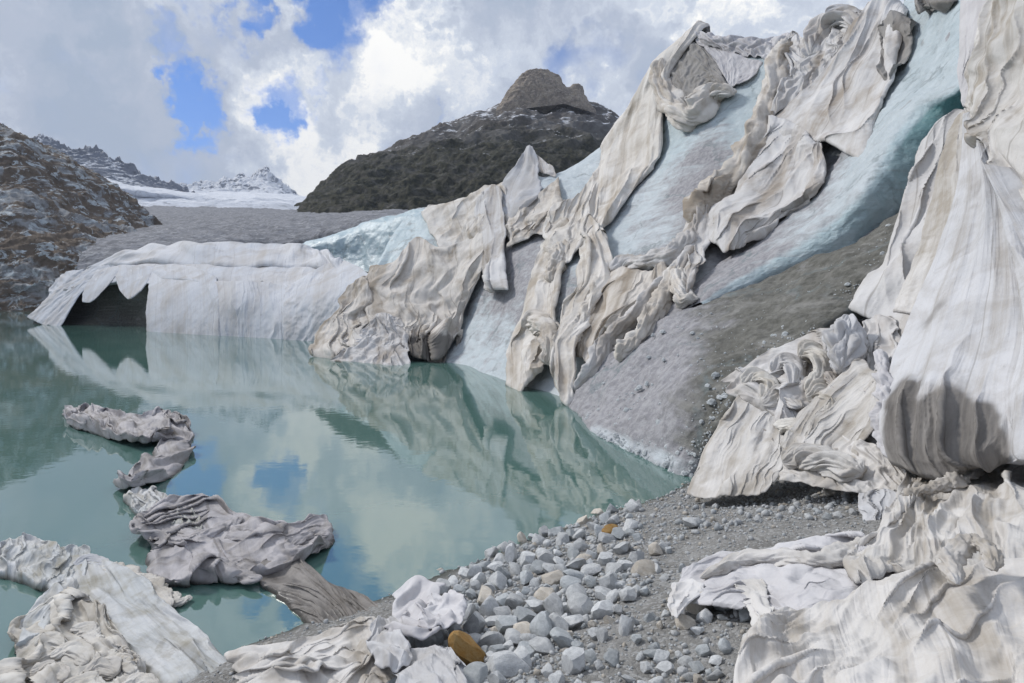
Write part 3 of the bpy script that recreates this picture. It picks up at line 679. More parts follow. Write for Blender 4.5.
mountain('summit_rocks', [(498,108),(504,98),(508,90),(515,82),(522,74),(528,70),(536,69),(548,70),(555,74),(560,76),(561.5,80),(563,97),(566,96),(568,88),(573,84),(579,84),(583,87),(585,100),(592,110)], 748, [(496,116),(530,108),(565,104),(596,114)], 728, M['tower'], 4.0, 9, nu=170, nv=60, prof=.45, jag=1.5)
# covered ice block across the lake
berg = struct(grid_obj('ice_block', dense(lattice([
  [(105,262,-16),(160,252,-14),(220,252,-12),(290,255,-10),(330,262,-8),(370,280,-8)],
  [(80,278,-1),(130,264,-1.5),(200,266,-1),(260,268,-1),(330,268,-1),(368,272,-1)],
  [(55,296,-1),(105,285,-4),(150,288,-4),(220,290,-1),(300,290,-1),(362,292,-1)],
  [(38,312,-1),(90,312,-7),(135,312,-12),(150,312,-10),(300,315,-1),(352,318,-1)],
  [(30,334,-1),(80,335,-4),(130,336,-14),(150,339,-12),(300,348,-1),(350,352,-1)]], 'B', 0), 180, 120), M['ice'], attrs={'dirt': np.full((180, 120), 1.6), 'blue': np.full((180, 120), .3)}))  # dirty ice, its dirt level raised so the colour also paints the cave's shade
bpy.data.objects['ice_block'].name = 'ice_block'

# ---------------------------------------------------------------- covers on the ice block (far)
GB = 'white covers over the ice block across the lake'
S = sheet
S('smooth white cover along the flat top of the far ice block', [[(112,262,-14),(165,250,-12),(225,249,-10),(292,250,-8),(325,258,-6),(345,272,-5)],[(112,255),(160,247),(220,246),(290,247.5),(322,254),(344,267)],[(85,269),(140,265),(215,266),(285,267),(325,268),(347,273)]], 'B', .4, M['far'], amp=.15, fine=.4, c1=1.02, c2=1.05, bend=1.2, group=GB)
S('white cover strip hanging just below the brown seam of the far ice block', [[(84,268,-1.2),(140,261,-1.2),(215,261,-1.2),(285,262,-1.2),(325,264,-1.2),(348,271,-1)],[(75,278),(135,270),(210,272),(275,277),(320,279),(350,280)],[(72,290),(135,280),(210,286),(275,292),(320,292),(350,294)]], 'B', .2, M['far'], amp=.15, fine=.35, crum=.3, c1=1.03, c2=1.03, group=GB)
S('white cover sliding into the lake left of the dark cave', [[(92,267),(106,265),(124,264)],[(62,284),(80,282),(100,275)],[(42,302),(60,301),(82,292)],[(27,318),(42,324),(58,328)]], 'B', .6, M['far'], amp=.35, fine=.55, c1=1.1, c2=1.05, group=GB)
S('pointed white flap hanging over the left of the dark cave', [[(96,272),(108,267),(121,267)],[(85,288),(98,286),(114,278)],[(82,302),(91,302),(102,292)]], 'B', .9, M['far'], amp=.35, fine=.55, c1=1.15, c2=1.0, res=90, group=GB)
S('triangular cream flap hanging from the roof of the dark cave', [[(112,266),(132,265),(153,267)],[(116,279),(131,283),(149,279)],[(120,291),(129,299),(141,291)]], 'B', .9, M['far'], amp=.35, fine=.55, c1=1.12, c2=1.0, res=90, group=GB)
S('narrow white valance along the roof of the dark cave', [[(96,270),(125,265),(154,267)],[(94,278),(124,275),(153,277)],[(96,286),(122,281),(152,284)]], 'B', .7, M['far'], amp=.4, fine=.6, c1=1.15, c2=1.02, group=GB)
S('small rounded white cover on the left shoulder of the far ice block', [[(58,279),(68,272),(84,270)],[(50,290),(62,286),(78,280)],[(48,299),(60,294),(74,288)]], 'B', .4, M['far'], amp=.35, fine=.55, c1=1.1, c2=1.1, res=90, group=GB)
S('smooth white panel standing in the lake right of the dark cave', [[(151,268),(172,264),(198,268),(216,277)],[(149,290),(175,289),(199,290),(218,295)],[(147,315),(175,315),(200,315),(219,316)],[(146,338),(175,339),(200,340),(221,341)]], 'B', .9, M['far'], amp=.35, fine=.55, c1=1.08, c2=1.0, group=GB)
S('vertically pleated white panel hanging to the water in the middle of the far shore', [[(214,281),(240,280),(265,282),(294,287)],[(216,300),(240,300),(265,301),(296,302)],[(217,320),(240,321),(265,322),(297,324)],[(218,342),(240,343),(265,344),(298,347)]], 'B', .8, M['far'], amp=.35, fine=.55, c1=1.22, c2=1.0, wander=.1, levels=(4, 2, 1), group=GB)
S('pale peaked cover sloping to the water beside the tan drape', [[(285,289),(310,274),(336,261),(353,265),(372,277)],[(284,305),(305,298),(330,290),(352,288),(370,294)],[(284,325),(305,322),(325,318),(345,312),(362,312)],[(284,346),(300,348),(318,350),(335,352),(352,352)]], 'B', 1.2, M['far'], amp=.35, fine=.55, c1=1.12, c2=1.04, ang=.4, group=GB)
# ---------------------------------------------------------------- covers on the glacier's middle
S('pale grey cover draped over the crest right of the blue ice cliff', [[(424,218,-5),(455,212,-5),(480,200,-5),(503,196,-5)],[(423,212),(455,204),(480,193),(502,184)],[(430,230),(460,222),(484,210),(506,202)],[(440,250),(465,244),(488,232),(508,226)]], 'G', .3, M['tanwhite'], 1.2, 1.05, ang=.5, lumps=4)
S('large tan cover hanging in a pointed swag down to the lake', [[(370,268),(396,264),(418,241),(440,250),(468,240),(486,222)],[(364,290),(394,286),(420,275),(445,274),(466,263),(486,248)],[(368,316),(394,312),(418,308),(440,305),(463,294),(480,274)],[(385,336),(405,333),(425,331),(445,328),(460,313),(470,298)],[(398,350),(412,357),(428,363),(442,361),(452,345),(459,325)]], 'G', .9, M['tan'], 1.32, 1.12, ang=.2, wander=.6, lumps=4, res=230, stain=[(430,352,40,20)])
S('crumpled tan cover gathered in a narrow strip left of the large tan swag', [[(350,290),(360,283),(372,272)],[(336,310),(352,307),(368,305)],[(325,330),(343,328),(368,328)],[(318,354),(340,356),(364,352)]], 'G', .6, M['tan'], 1.45, 1.2, wander=1., lumps=5)
S('small grey cover folded into a tent at the water below the tan swag', [[(344,344),(362,334),(382,318),(402,322)],[(338,356),(360,348),(386,340),(408,342)],[(334,368),(360,368),(386,370),(410,369)]], 'G', 1.8, M['grey'], 1.3, 1.25, wander=1.2, lumps=3)
S('narrow grey cover hanging straight with a square hem beside the gravelly ice', [[(476,205),(492,186),(500,188)],[(478,226),(491,220),(503,222)],[(482,256),(494,255),(505,255)],[(484,290),(495,293),(507,291)]], 'G', 1.6, M['grey'], 1.4, 1.02, res=110)
S('bluish white cover wrapped over the pointed ice tower on the crest', [[(522,158),(530,147),(535,152)],[(510,178),(526,176),(540,170)],[(501,198),(518,200),(541,188)],[(504,214),(515,219),(536,202)]], 'G', .9, M['far'], 1.25, 1.05, res=110)
S('small grey flap behind the pointed ice tower', [[(531,150),(543,160),(555,171)],[(536,172),(545,174),(556,178)]], 'G', .1, M['grey'], 1.15, 1.05, res=70)
S('dirty tan cover drooping below the pointed ice tower', [[(506,216),(525,210),(543,192),(558,178)],[(508,232),(525,226),(545,214),(564,206)],[(510,248),(528,240),(546,232),(572,226)]], 'G', .5, M['tan'], 1.35, 1.1, ang=.3, lumps=4)
S('cream cover with a hanging corner between the two ice windows', [[(556,207),(575,201),(592,180),(604,158)],[(548,236),(570,231),(590,216),(604,198)],[(545,254),(564,262),(579,252),(598,234)]], 'G', .6, M['tanwhite'], 1.35, 1.08, ang=.2, lumps=4)
S('huge smooth cream cover on the left flank of the highest crest', [[(612,146,-6),(636,112,-6),(660,74,-6),(694,42,-6),(710,38,-5)],[(606,142),(631,105),(656,64),(690,32),(706,28)],[(602,165),(622,138),(646,102),(664,78),(676,66)],[(599,190),(616,174),(640,148),(658,118),(664,98)],[(594,215),(608,205),(630,184),(650,163),(662,148)],[(588,236),(602,231),(616,214),(638,184),(653,168)]], 'G', .5, M['tanwhite'], 1.10, 1.02, bend=1.3, lumps=2)
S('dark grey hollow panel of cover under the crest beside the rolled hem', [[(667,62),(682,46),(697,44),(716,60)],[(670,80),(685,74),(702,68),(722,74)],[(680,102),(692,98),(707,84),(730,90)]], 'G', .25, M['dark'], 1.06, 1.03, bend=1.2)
S('pale strip of cover with three dark holes above the blue ice panel', [[(702,44),(726,50),(746,58),(762,62)],[(710,56),(726,63),(738,71),(754,76)],[(716,64),(725,78),(731,86),(740,84)]], 'G', .2, M['lilac'], 1.08, 1.02)
S('lilac grey cover band stretched along the skyline right of the summit', [[(692,42,-5),(722,46,-5),(756,50,-5),(795,48,-5)],[(688,32),(720,39),(756,43),(792,37)],[(700,46),(726,51),(752,57),(778,60)]], 'G', .3, M['lilac'], 1.04, 1.06)
rope('thick cream rolled hem curling under the dark hollow panel', [(664,58),(661,75),(666,95),(675,110),(688,117),(700,110),(711,95),(722,92),(732,94)], [.4,.75,.95,1.0,.95,.8,.65,.4], 'G', 1.0, M['tanwhite'], twist=.1, c1=1.25)
rope('long crumpled tan bundle running down from the skyline beside the blue ice panel', [(788,36),(780,60),(774,85),(768,110),(757,140),(743,168),(722,192),(706,210),(694,228)], [.55,.85,.7,.6,.8,.9,.75,.7,.35], 'G', .9, M['tan'], twist=.25, c1=1.6)
rope('twisted grey bundle bending left from the end of the long crumpled one', [(708,206),(697,226),(688,243),(670,256),(648,262),(628,262),(610,270)], [.4,.4,.38,.42,.45,.4,.3], 'G', 1.5, M['grey'], twist=.8, c1=1.5)
S('deeply rumpled grey cover on the skyline between two smooth sheets', [[(795,44),(812,52),(832,24),(858,22)],[(786,72),(802,72),(826,58),(846,48)],[(776,108),(790,102),(812,88),(832,72)]], 'G', .8, M['grey'], 1.35, 1.55, wander=.6, lumps=3)
rope('bulging bundle of grey cover peaking on the skyline', [(812,62),(818,44),(834,26),(852,22),(862,34)], [.6,.9,1.1,.9,.5], 'G', .6, M['grey'], twist=.6, c1=1.5)
S('broad pale grey cover sweeping from the skyline down beside the blue ice blade', [[(868,24,-5),(884,8,-5),(900,10,-5),(910,18,-4)],[(860,16),(880,-2),(896,4),(906,12)],[(833,62),(858,52),(880,46),(900,50)],[(800,97),(830,92),(860,90),(888,88)],[(774,122),(805,126),(840,126),(873,122)],[(768,142),(796,142),(826,144),(856,156)]], 'G', 1.1, M['grey'], 1.24, 1.03, ang=-.15, bend=.6, res=230, levels=(6, 3, 1))
S('tan grey cover gathered below the broad sweeping one with two dark holes', [[(772,124),(796,136),(814,146),(823,150)],[(757,152),(785,165),(806,170),(824,175)],[(738,190),(765,200),(796,204),(819,192)],[(716,215),(740,226),(766,224),(792,210)],[(712,240),(727,251),(745,246),(766,230)]], 'G', 1.0, M['grey'], 1.32, 1.12, ang=.4, wander=.8, lumps=4)
S('dark creased flap of cover between the broad sheet and the blue ice blade', [[(890,18),(905,20),(920,26)],[(888,46),(900,48),(913,46)],[(885,76),(893,80),(902,72)]], 'G', .9, M['dark'], 1.4, 1.2, wander=1., res=90)  # dark cloth colour stands in for shade on this flap
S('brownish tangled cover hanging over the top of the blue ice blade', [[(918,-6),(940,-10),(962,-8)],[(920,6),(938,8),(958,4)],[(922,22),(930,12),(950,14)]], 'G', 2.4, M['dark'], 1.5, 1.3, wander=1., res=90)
S('brown grey tail of cover narrowing below the tan gathered sheet', [[(690,215),(705,212),(718,218)],[(682,245),(698,243),(712,244)],[(677,268),(688,272),(702,268)],[(675,284),(684,300),(693,290)]], 'G', .8, M['grey'], 1.35, 1.05, res=110)
rope('knotted cream lump of cover at the end of the brown grey tail', [(684,270),(680,285),(684,298),(692,300)], [.3,.42,.4,.2], 'G', 1.1, M['tanwhite'], c1=1.5, res=110)
S('long cream cover hanging to a muddy point in the lake', [[(545,250),(558,240),(572,246)],[(536,275),(550,270),(562,271)],[(526,300),(542,299),(558,300)],[(517,330),(535,330),(554,332)],[(511,356),(530,355),(549,360)],[(504,384),(521,392),(540,376)]], 'G', 1.0, M['tanwhite'], 1.32, 1.08, wander=.6, lumps=4)
w = rope('tangled knot of tan cover bulging from the long cream one near the lake', [(524,330),(534,320),(548,328),(552,345),(546,364)], [.3,.55,.6,.55,.3], 'G', 2.1, M['tan'], c1=1.6, res=120)
S('ragged cream cover hanging in folds right of the narrow ice window', [[(577,226),(590,219),(606,236)],[(579,255),(594,250),(609,262)],[(577,290),(592,290),(607,286)],[(567,322),(580,325),(593,320)],[(562,360),(570,362),(581,350)],[(561,390),(568,402),(577,390)]], 'G', 1.1, M['tanwhite'], 1.45, 1.08, lumps=4)
S('dark brown shadowy cover sagging between the twisted lengths', [[(604,264),(625,268),(650,270),(668,260)],[(590,290),(615,296),(640,296),(662,280)],[(580,322),(600,326),(620,322),(642,305)],[(574,357),(588,360),(600,347),(613,330)]], 'G', .5, M['tan'], 1.4, 1.06, ang=.2)
rope('long thin twisted grey length reaching down to the lake edge', [(694,246),(676,272),(655,294),(630,320),(606,344),(592,370),(572,394)], [.28,.3,.34,.32,.3,.28,.2], 'G', 1.3, M['grey'], twist=.3, c1=1.35)
rope('short thick twisted cream length ending on the bare ice', [(681,262),(672,282),(660,304),(645,328),(628,348),(616,360)], [.26,.33,.36,.33,.3,.2], 'G', 1.3, M['tanwhite'], twist=.25, c1=1.4)
rope('thin ragged strand hanging left of the dark sagging cover', [(603,262),(596,288),(585,318),(574,345),(566,372)], [.22,.3,.28,.26,.16], 'G', 1.9, M['tanwhite'], twist=.3, c1=1.4)
rope('small ragged bunch hanging below the cream corner', [(560,244),(556,262),(550,282)], [.35,.5,.3], 'G', 1.5, M['tanwhite'], twist=.2, c1=1.5, res=110)
# ---------------------------------------------------------------- covers of the right-hand front
S('narrow lilac grey cover hanging right of the top of the blue ice blade', [[(962,-12),(978,-16),(1004,-24)],[(961,35),(975,35),(992,25)],[(960,75),(968,75),(980,65)],[(964,106),(967,108),(973,102)]], 'F', .1, M['lilac'], 1.2, 1.0)
S('tall smooth white cover filling the upper right corner', [[(1004,-40,-3),(1050,-60,-3),(1140,-80,-3)],[(1000,-26),(1040,-40),(1130,-60)],[(986,30),(1030,28),(1130,10)],[(974,76),(1020,88),(1130,90)],[(968,104),(1000,142),(1120,190)],[(970,112),(1004,160),(1110,250)]], 'F', .45, M['near'], 1.12, 1.03, bend=1.2, lumps=2, res=250, fine=1.5, ext=(4.5, -1.2, .3))
S('strongly pleated grey cover fanning down to the crumpled heap', [[(960,113),(964,110),(968,110)],[(930,160),(944,160),(958,166)],[(904,215),(920,220),(946,226)],[(880,268),(902,278),(930,286)],[(852,312),(880,326),(908,345)]], 'F', -.25, M['grey'], 1.4, 1.0, wander=.15, patchy=.5, levels=(6, 3, 1))
S('long pale panel of cover with one dark seam left of the widest sheet', [[(958,116),(964,112),(971,116)],[(938,168),(955,174),(975,166)],[(922,228),(944,236),(967,230)],[(904,284),(925,290),(950,284)],[(892,312),(915,314),(937,306)]], 'F', .45, M['near'], 1.12, 1.0, wander=.15)
S('widest bluish white cover spreading like a skirt at the right edge', [[(964,112),(974,118),(990,135),(1010,165)],[(958,180),(982,184),(1010,198),(1050,225)],[(938,250),(975,258),(1018,268),(1080,285)],[(908,318),(956,328),(1018,338),(1100,345)],[(888,378),(938,384),(1008,392),(1110,400)],[(884,425,.2),(932,436,.45),(1008,446,.2),(1112,450)],[(892,464,.2),(935,478,.5),(1004,464,.1),(1112,464)]], 'F', .75, M['nearblue'], 1.14, 1.01, bend=1.2, lumps=3, res=260, amp=.5, fine=.6, ext=(4.5, -1.6, .2), stain=[(940,440,46,58),(905,430,22,50),(975,450,34,46)])
#S('dark grey stained cover bulging below the widest bluish white one', [[(894,384),(928,374),(962,373),(986,384)],[(886,410),(928,402),(972,403),(998,416)],[(890,440),(930,438),(976,440),(1010,440)],[(902,470),(940,478),(976,470),(1014,455)]], 'F', .95, M['dark'], 1.12, 1.0, ang=.3, bend=1.0)
rope('thin bluish strands twisted along the left of the dark stained cover', [(880,350),(884,375),(888,400),(884,430),(896,462)], [.08,.13,.16,.17,.08], 'F', .8, M['lilac'], twist=.2, c1=1.6)
heap = S('crumpled grey cover heaped under the overhanging debris ice', [[(736,380),(770,362),(812,350),(860,340),(886,335)],[(736,398),(770,392),(815,386),(860,378),(892,378)],[(755,420),(790,422),(822,424),(862,420),(895,420)],[(775,445),(800,450),(830,455),(865,452),(898,452)]], 'F', .1, M['grey'], 1.5, 1.45, wander=1.3, lumps=6, levels=(6, 3, 1), res=180)
for k, (pp, rr, mm) in enumerate([([(742,384),(756,378),(770,386),(764,402)], [.1,.2,.22,.1], 'heap'), ([(772,372),(784,362),(796,370),(792,388)], [.1,.22,.24,.12], 'grey'), ([(798,356),(812,352),(824,362),(820,380),(806,392)], [.12,.22,.24,.2,.1], 'heap'),
        ([(762,404),(782,398),(800,408)], [.12,.22,.12], 'near'), ([(806,398),(822,394),(836,404),(830,420)], [.1,.22,.22,.1], 'heap'), ([(830,372),(838,388),(842,402)], [.1,.18,.1], 'grey'), ([(776,422),(796,430),(806,444)], [.1,.2,.12], 'heap')]):
    rope(None, pp, rr, 'F', .45, M[mm], name='bunched_fold', parent=heap, flat=.5, c1=1.5, twist=.6, res=90, levels=(6, 3, 1))
regroup(heap, 'tangled_cover_heap')
rope('bright white knotted bundle standing on the crumpled heap', [(850,316),(847,330),(845,346),(842,360),(840,370)], [.13,.31,.36,.28,.14], 'F', .9, M['nearblue'], c1=1.5, twist=.1)
S('pleated cream cover spread like a skirt at the left foot of the crumpled heap', [[(740,398),(756,408),(776,420),(792,430)],[(720,430),(742,436),(764,441),(787,450)],[(703,460),(728,465),(753,468),(777,470)],[(688,494),(715,497),(742,496),(764,492)]], 'F', .35, M['near'], 1.3, 1.05, lumps=3)
S('cream cover flowing in long folds down the right of the crumpled heap', [[(864,362),(882,376),(898,392)],[(830,394),(852,408),(882,420)],[(800,420),(826,440),(862,450)],[(778,446),(808,462),(846,474)]], 'F', .6, M['near'], 1.4, 1.05)
S('flat white cover with a straight front hem lying on the gravel', [[(800,440),(840,438),(880,450),(902,460)],[(790,464),(840,466),(886,474),(914,486)],[(782,480),(840,490),(882,496),(922,502)]], 'F', .55, M['near'], 1.15, 1.15, lumps=3)
rope('bunched cream folds lying along the left of the flat white cover', [(782,462),(800,458),(825,462),(850,470),(862,474)], [.12,.2,.22,.2,.1], 'F', .75, M['near'], c1=1.5)
S('small white cloth hanging in front of the hem of the flat white cover', [[(864,494),(885,490),(908,498)],[(867,515),(885,514),(902,515)],[(872,536),(882,542),(899,533)]], 'F', .75, M['nearblue'], 1.5, 1.1, res=100)
# ---------------------------------------------------------------- foreground covers on the gravel
S('tangled white cover piled below the dark stained one', [[(905,488),(940,472),(982,462),(1080,450)],[(888,515),(930,504),(980,490),(1090,480)],[(874,545),(930,535),(985,524),(1100,525)],[(868,578),(930,572),(990,566),(1120,575)]], 'S', .22, M['near'], 1.28, 1.25, wander=1.0, lumps=5, res=250, amp=.42, fine=.9, crum=.5, ext=(3, -.8, .5))
rope('grey rolled edge of cover knotted at the right of the tangled pile', [(905,495),(930,488),(955,480),(975,470),(985,455)], [.04,.06,.08,.07,.03], 'S', .40, M['near'], c1=1.5)
S('thin grey cover with a turned-up edge reaching left across the gravel', [[(684,574),(722,556),(772,554),(822,548),(862,548),(905,560)],[(676,590),(718,572),(772,570),(822,564),(864,570),(915,580)],[(690,604),(738,592),(782,596),(832,590),(884,586),(935,590)],[(745,612),(775,612),(800,614),(850,606),(900,600),(950,600)]], 'S', .12, M['lilac'], 1.22, 1.05, ang=1.35, wander=.4, lumps=4, res=230, fine=2.0)
rope('cream rolled fold lying across the thin grey cover', [(700,578),(735,562),(775,558),(815,560),(845,555),(865,548),(890,560)], [.04,.07,.08,.09,.10,.09,.05], 'S', .20, M['near'], twist=.15, c1=1.35)
S('brown grey corner of cover pointing down beside the tan stone', [[(672,588),(690,582),(706,588)],[(668,602),(682,600),(696,598)],[(672,616),(678,618),(684,610)]], 'S', .16, M['grey'], 1.2, 1.1, res=80)
S('cream cover strip hanging down to the gravel right of the tan stone', [[(738,584),(752,580),(766,582)],[(746,606),(758,604),(770,602)],[(754,628),(762,630),(772,624)]], 'S', .18, M['near'], 1.35, 1.05, res=90)
S('broad cream cover filling the bottom right corner in long folds', [[(764,628),(802,616),(850,600),(900,584),(962,568),(1100,556)],[(748,650),(802,646),(852,634),(912,620),(972,608),(1110,598)],[(738,684),(802,680),(862,668),(922,658),(992,650),(1120,645)],[(728,735),(800,730),(860,722),(930,712),(1002,702),(1140,700)],[(720,800),(800,800),(860,800),(930,790),(1010,780),(1160,780)]], 'S', .30, M['near'], 1.20, 1.10, ang=.95, wander=.5, lumps=4, res=250, levels=(8, 4, 2, 1), bv=1.0, bend=.8, amp=.75, fine=1.3, crum=.25, ext=(2.2, -.4, .35))
rope('cream hood of cover arching round a dark opening', [(956,584),(950,566),(958,550),(974,543),(990,552),(994,570)], [.03,.05,.06,.06,.05,.03], 'S', .58, M['near'], c1=1.4, res=110)
#rope('loose cream fold crossing the broad corner sheet', [(820,600),(850,612),(885,622),(925,618),(960,604),(1000,585)], [.04,.07,.08,.08,.07,.05], 'S', .52, M['near'], twist=.1, c1=1.35)
# bottom centre
S('white cover lying along the shore at the bottom centre', [[(225,664),(280,652),(335,636),(368,624),(390,630)],[(238,684),(300,676),(350,664),(380,652),(396,654)],[(230,720),(300,715),(352,705),(392,690),(410,690)]], 'S', .12, M['near'], 1.22, 1.08, ang=1.2, wander=.7, lumps=3, fine=1.8)
S('grey lilac cover lump between the silted cloth and the stones', [[(394,602),(418,592),(442,592)],[(394,620),(418,616),(438,612)],[(390,642),(418,644),(442,636)]], 'S', .26, M['lilac'], 1.3, 1.3, res=110)
S('pale cover humped on the shore below the grey lilac lump', [[(372,636),(388,628),(406,636)],[(370,652),(390,650),(410,652)],[(376,668),(394,672),(410,664)]], 'S', .30, M['nearblue'], 1.2, 1.3, res=110)
S('white cover with rounded folds left of the orange stone', [[(402,658),(424,652),(448,654),(464,668)],[(396,676),(420,672),(446,672),(464,684)],[(390,715),(420,712),(446,712),(468,714)]], 'S', .28, M['nearblue'], 1.3, 1.15, res=120)
S('small lilac cover scrap lying over the stones by the water', [[(430,606),(450,600),(470,604)],[(426,618),(448,612),(468,616)],[(424,632),(440,630),(456,628)]], 'S', .30, M['lilac'], 1.25, 1.3, res=90)
# ---------------------------------------------------------------- covers afloat
S('farthest crumpled cover strip floating in the lake', [[(64,414),(85,412),(106,416),(128,422),(160,420),(187,430)],[(70,421),(92,424),(112,430),(140,432),(165,432),(190,438)],[(76,428),(96,433),(118,441),(142,446),(168,442),(190,445)]], 'W', .12, M['wet'], 1.4, 1.5, wander=1.2, lumps=6, amp=.8, res=180, levels=(6, 3, 1))
S('short crumpled cover curving down from the farthest floating strip', [[(162,436),(176,432),(191,438)],[(152,455),(167,457),(190,452)],[(141,472),(156,477),(180,470)],[(114,486),(130,492),(152,486)]], 'W', .10, M['wet'], 1.45, 1.35, wander=1.2, lumps=5, amp=.8)
S('pale narrow cover leading into the largest floating tangle', [[(124,498),(145,491),(170,500),(196,510)],[(130,506),(150,505),(174,512),(198,520)],[(138,515),(152,519),(175,528),(200,534)]], 'W', .12, M['wetblue'], 1.35, 1.4, wander=1.2, lumps=4)
big = S('largest grey tangled cover floating in the middle of the near lake', [[(160,512),(200,503),(242,520),(286,530),(326,524)],[(150,535),(200,528),(244,538),(290,545),(332,536)],[(148,556),(196,556),(242,558),(288,558),(328,545)],[(152,582),(192,580),(240,578),(286,568),(318,552)]], 'W', .14, M['wet'], 1.5, 1.4, ang=.9, wander=1.2, lumps=4, res=190, amp=.8)
for pp, rr in [([(170,520),(195,530),(225,522),(240,512)], [.06,.16,.2,.1]), ([(225,530),(260,535),(295,545),(325,535)], [.1,.18,.16,.07]), ([(175,575),(205,560),(230,565),(262,572)], [.06,.14,.16,.08]), ([(290,540),(312,528),(328,530)], [.08,.15,.08])]:
    rope(None, pp, rr, 'W', .22, M['wet'], name='bunched_fold', parent=big, c1=1.55, twist=.5, res=110)
regroup(big, 'tangled_cover')
S('brown silted cover trailing from the largest tangle to the shore', [[(246,572),(290,558),(330,582),(366,598),(398,606)],[(275,594),(310,592),(345,606),(370,616),(394,626)],[(300,618),(325,618),(348,628),(368,632),(386,634)],[(322,636),(336,642),(350,650),(366,646),(380,636)]], 'W', .08, M['silt'], 1.35, 1.12, ang=-.6, wander=.5, lumps=3, amp=.6)
S('long pale blue grey cover stretched from the lake to the bottom edge', [[(44,562),(80,554),(116,566),(148,582)],[(64,592),(100,590),(140,600),(172,607)],[(92,622),(130,622),(166,626),(198,630)],[(130,652),(165,652),(198,654),(230,658)],[(165,700),(205,700),(245,700),(285,690)]], 'W', .16, M['wetblue'], 1.35, 1.06, ang=.1, wander=.4, lumps=3, amp=.7, res=190)
S('twisted cream cover at the left edge above the lumpy heap', [[(-30,552),(0,550),(28,545),(60,550),(90,556)],[(-30,562),(0,562),(25,562),(55,570),(82,578)],[(-30,572),(0,574),(20,578),(48,590),(72,596)]], 'W', .12, M['wetblue'], 1.35, 1.45, wander=1.2, lumps=5, amp=.8)
S('pale curved edge of cover left of the lumpy heap', [[(40,598),(56,590),(68,598)],[(20,622),(40,618),(58,612)],[(15,650),(30,645),(44,640)]], 'W', .14, M['wetblue'], 1.2, 1.2, res=100)
rope('creamy crumpled cover lying along the upper edge of the long pale one', [(100,562),(125,568),(150,582),(172,600)], [.08,.15,.15,.07], 'W', .16, M['heap'], c1=1.6)
rope('short cream cover knot between the long pale cover and the largest tangle', [(148,572),(160,588),(178,598),(190,592)], [.06,.12,.1,.05], 'W', .10, M['heap'], c1=1.6, res=100)
rope('white smooth hump of cover at the head of the long pale one', [(74,560),(88,556),(104,560)], [.1,.17,.1], 'W', .18, M['nearblue'], c1=1.2, res=90)
lump = S('lumpy heap of small knotted cream folds in the bottom left corner', [[(24,622),(60,604),(96,616),(114,632)],[(18,650),(60,640),(100,648),(138,660)],[(20,675),(65,670),(110,672),(150,676)],[(30,720),(75,720),(115,720),(160,710)]], 'W', .12, M['heap'], 1.5, 1.5, wander=1.4, lumps=7, amp=.8, res=180, levels=(6, 3, 1))
for pp, rr in [([(34,634),(48,630),(62,636)], [.06,.13,.07]), ([(50,645),(70,640),(88,652)], [.07,.14,.08]), ([(72,618),(88,622),(98,634)], [.06,.12,.06]), ([(84,662),(100,658),(116,664)], [.07,.15,.08]),
               ([(30,660),(50,658),(66,668)], [.07,.13,.07]), ([(60,676),(84,672),(100,682)], [.07,.14,.08]), ([(108,640),(120,650),(134,662)], [.05,.1,.06]), ([(120,676),(140,670),(160,678)], [.06,.12,.07])]:
    rope(None, pp, rr, 'W', .26, M['heap'], name='bunched_fold', parent=lump, c1=1.5, twist=.4, res=70, levels=(6, 3, 1))
regroup(lump, 'knotted_cover_heap')
rope('thin ragged cover edge trailing along the shallow water at the bottom', [(225,655),(240,664),(262,662),(290,660),(320,655)], [.04,.08,.07,.06,.03], 'W', .04, M['heap'], c1=1.5, res=110)

# ---------------------------------------------------------------- stones
def rock_mesh(name, mat, seed, sub=3):
    import bmesh
    bm = bmesh.new(); bmesh.ops.create_icosphere(bm, subdivisions=sub, radius=1)
    rng = np.random.RandomState(seed); v = np.array([x.co[:] for x in bm.verts])
    sx = rng.uniform(.75, 1.3, 3); sx[2] *= .8
    for k in range(15):                                   # chop flats
        n = rng.randn(3); n /= np.linalg.norm(n); d = rng.uniform(.5, .82); t = v @ n; v = v-np.outer(np.clip(t-d, 0, 9), n)
    v = v*(1+.05*fbm(v*1.7+seed, 4))[:, None]*sx
    for x, c in zip(bm.verts, v): x.co = c
    me = bpy.data.meshes.new(name); bm.to_mesh(me); bm.free(); me.materials.append(mat)
    me.polygons.foreach_set('use_smooth', np.ones(len(me.polygons), bool)); me.set_sharp_from_angle(angle=R(24))
    return me
protos = {k: [rock_mesh('stone', M[k], 10*i+j) for j in range(n)] for i, (k, n) in enumerate([('stone', 9), ('stoneb', 6), ('stonet', 4), ('stoneo', 2)])}
def put_stone(me, px, py, rpx, label, group=None, name='stone', stretch=None, rot=None, sink=.35):
    q = place('S', px, py, 0.0); X, Y = float(q[0]), float(q[1]); r = rpx*Y/F
    z = float(gnd(np.array([X]), np.array([Y]))[0])
    o = bpy.data.objects.new(name, me); C.objects.link(o); o.location = (X, Y, z+r*sink)
    o.rotation_euler = rot or (rnd.uniform(-.5, .5), rnd.uniform(-.5, .5), rnd.uniform(0, 6.28))
    s = stretch or (1, 1, 1); o.scale = (r*s[0], r*s[1], r*s[2]); tag(o, label, 'stone', group); return o
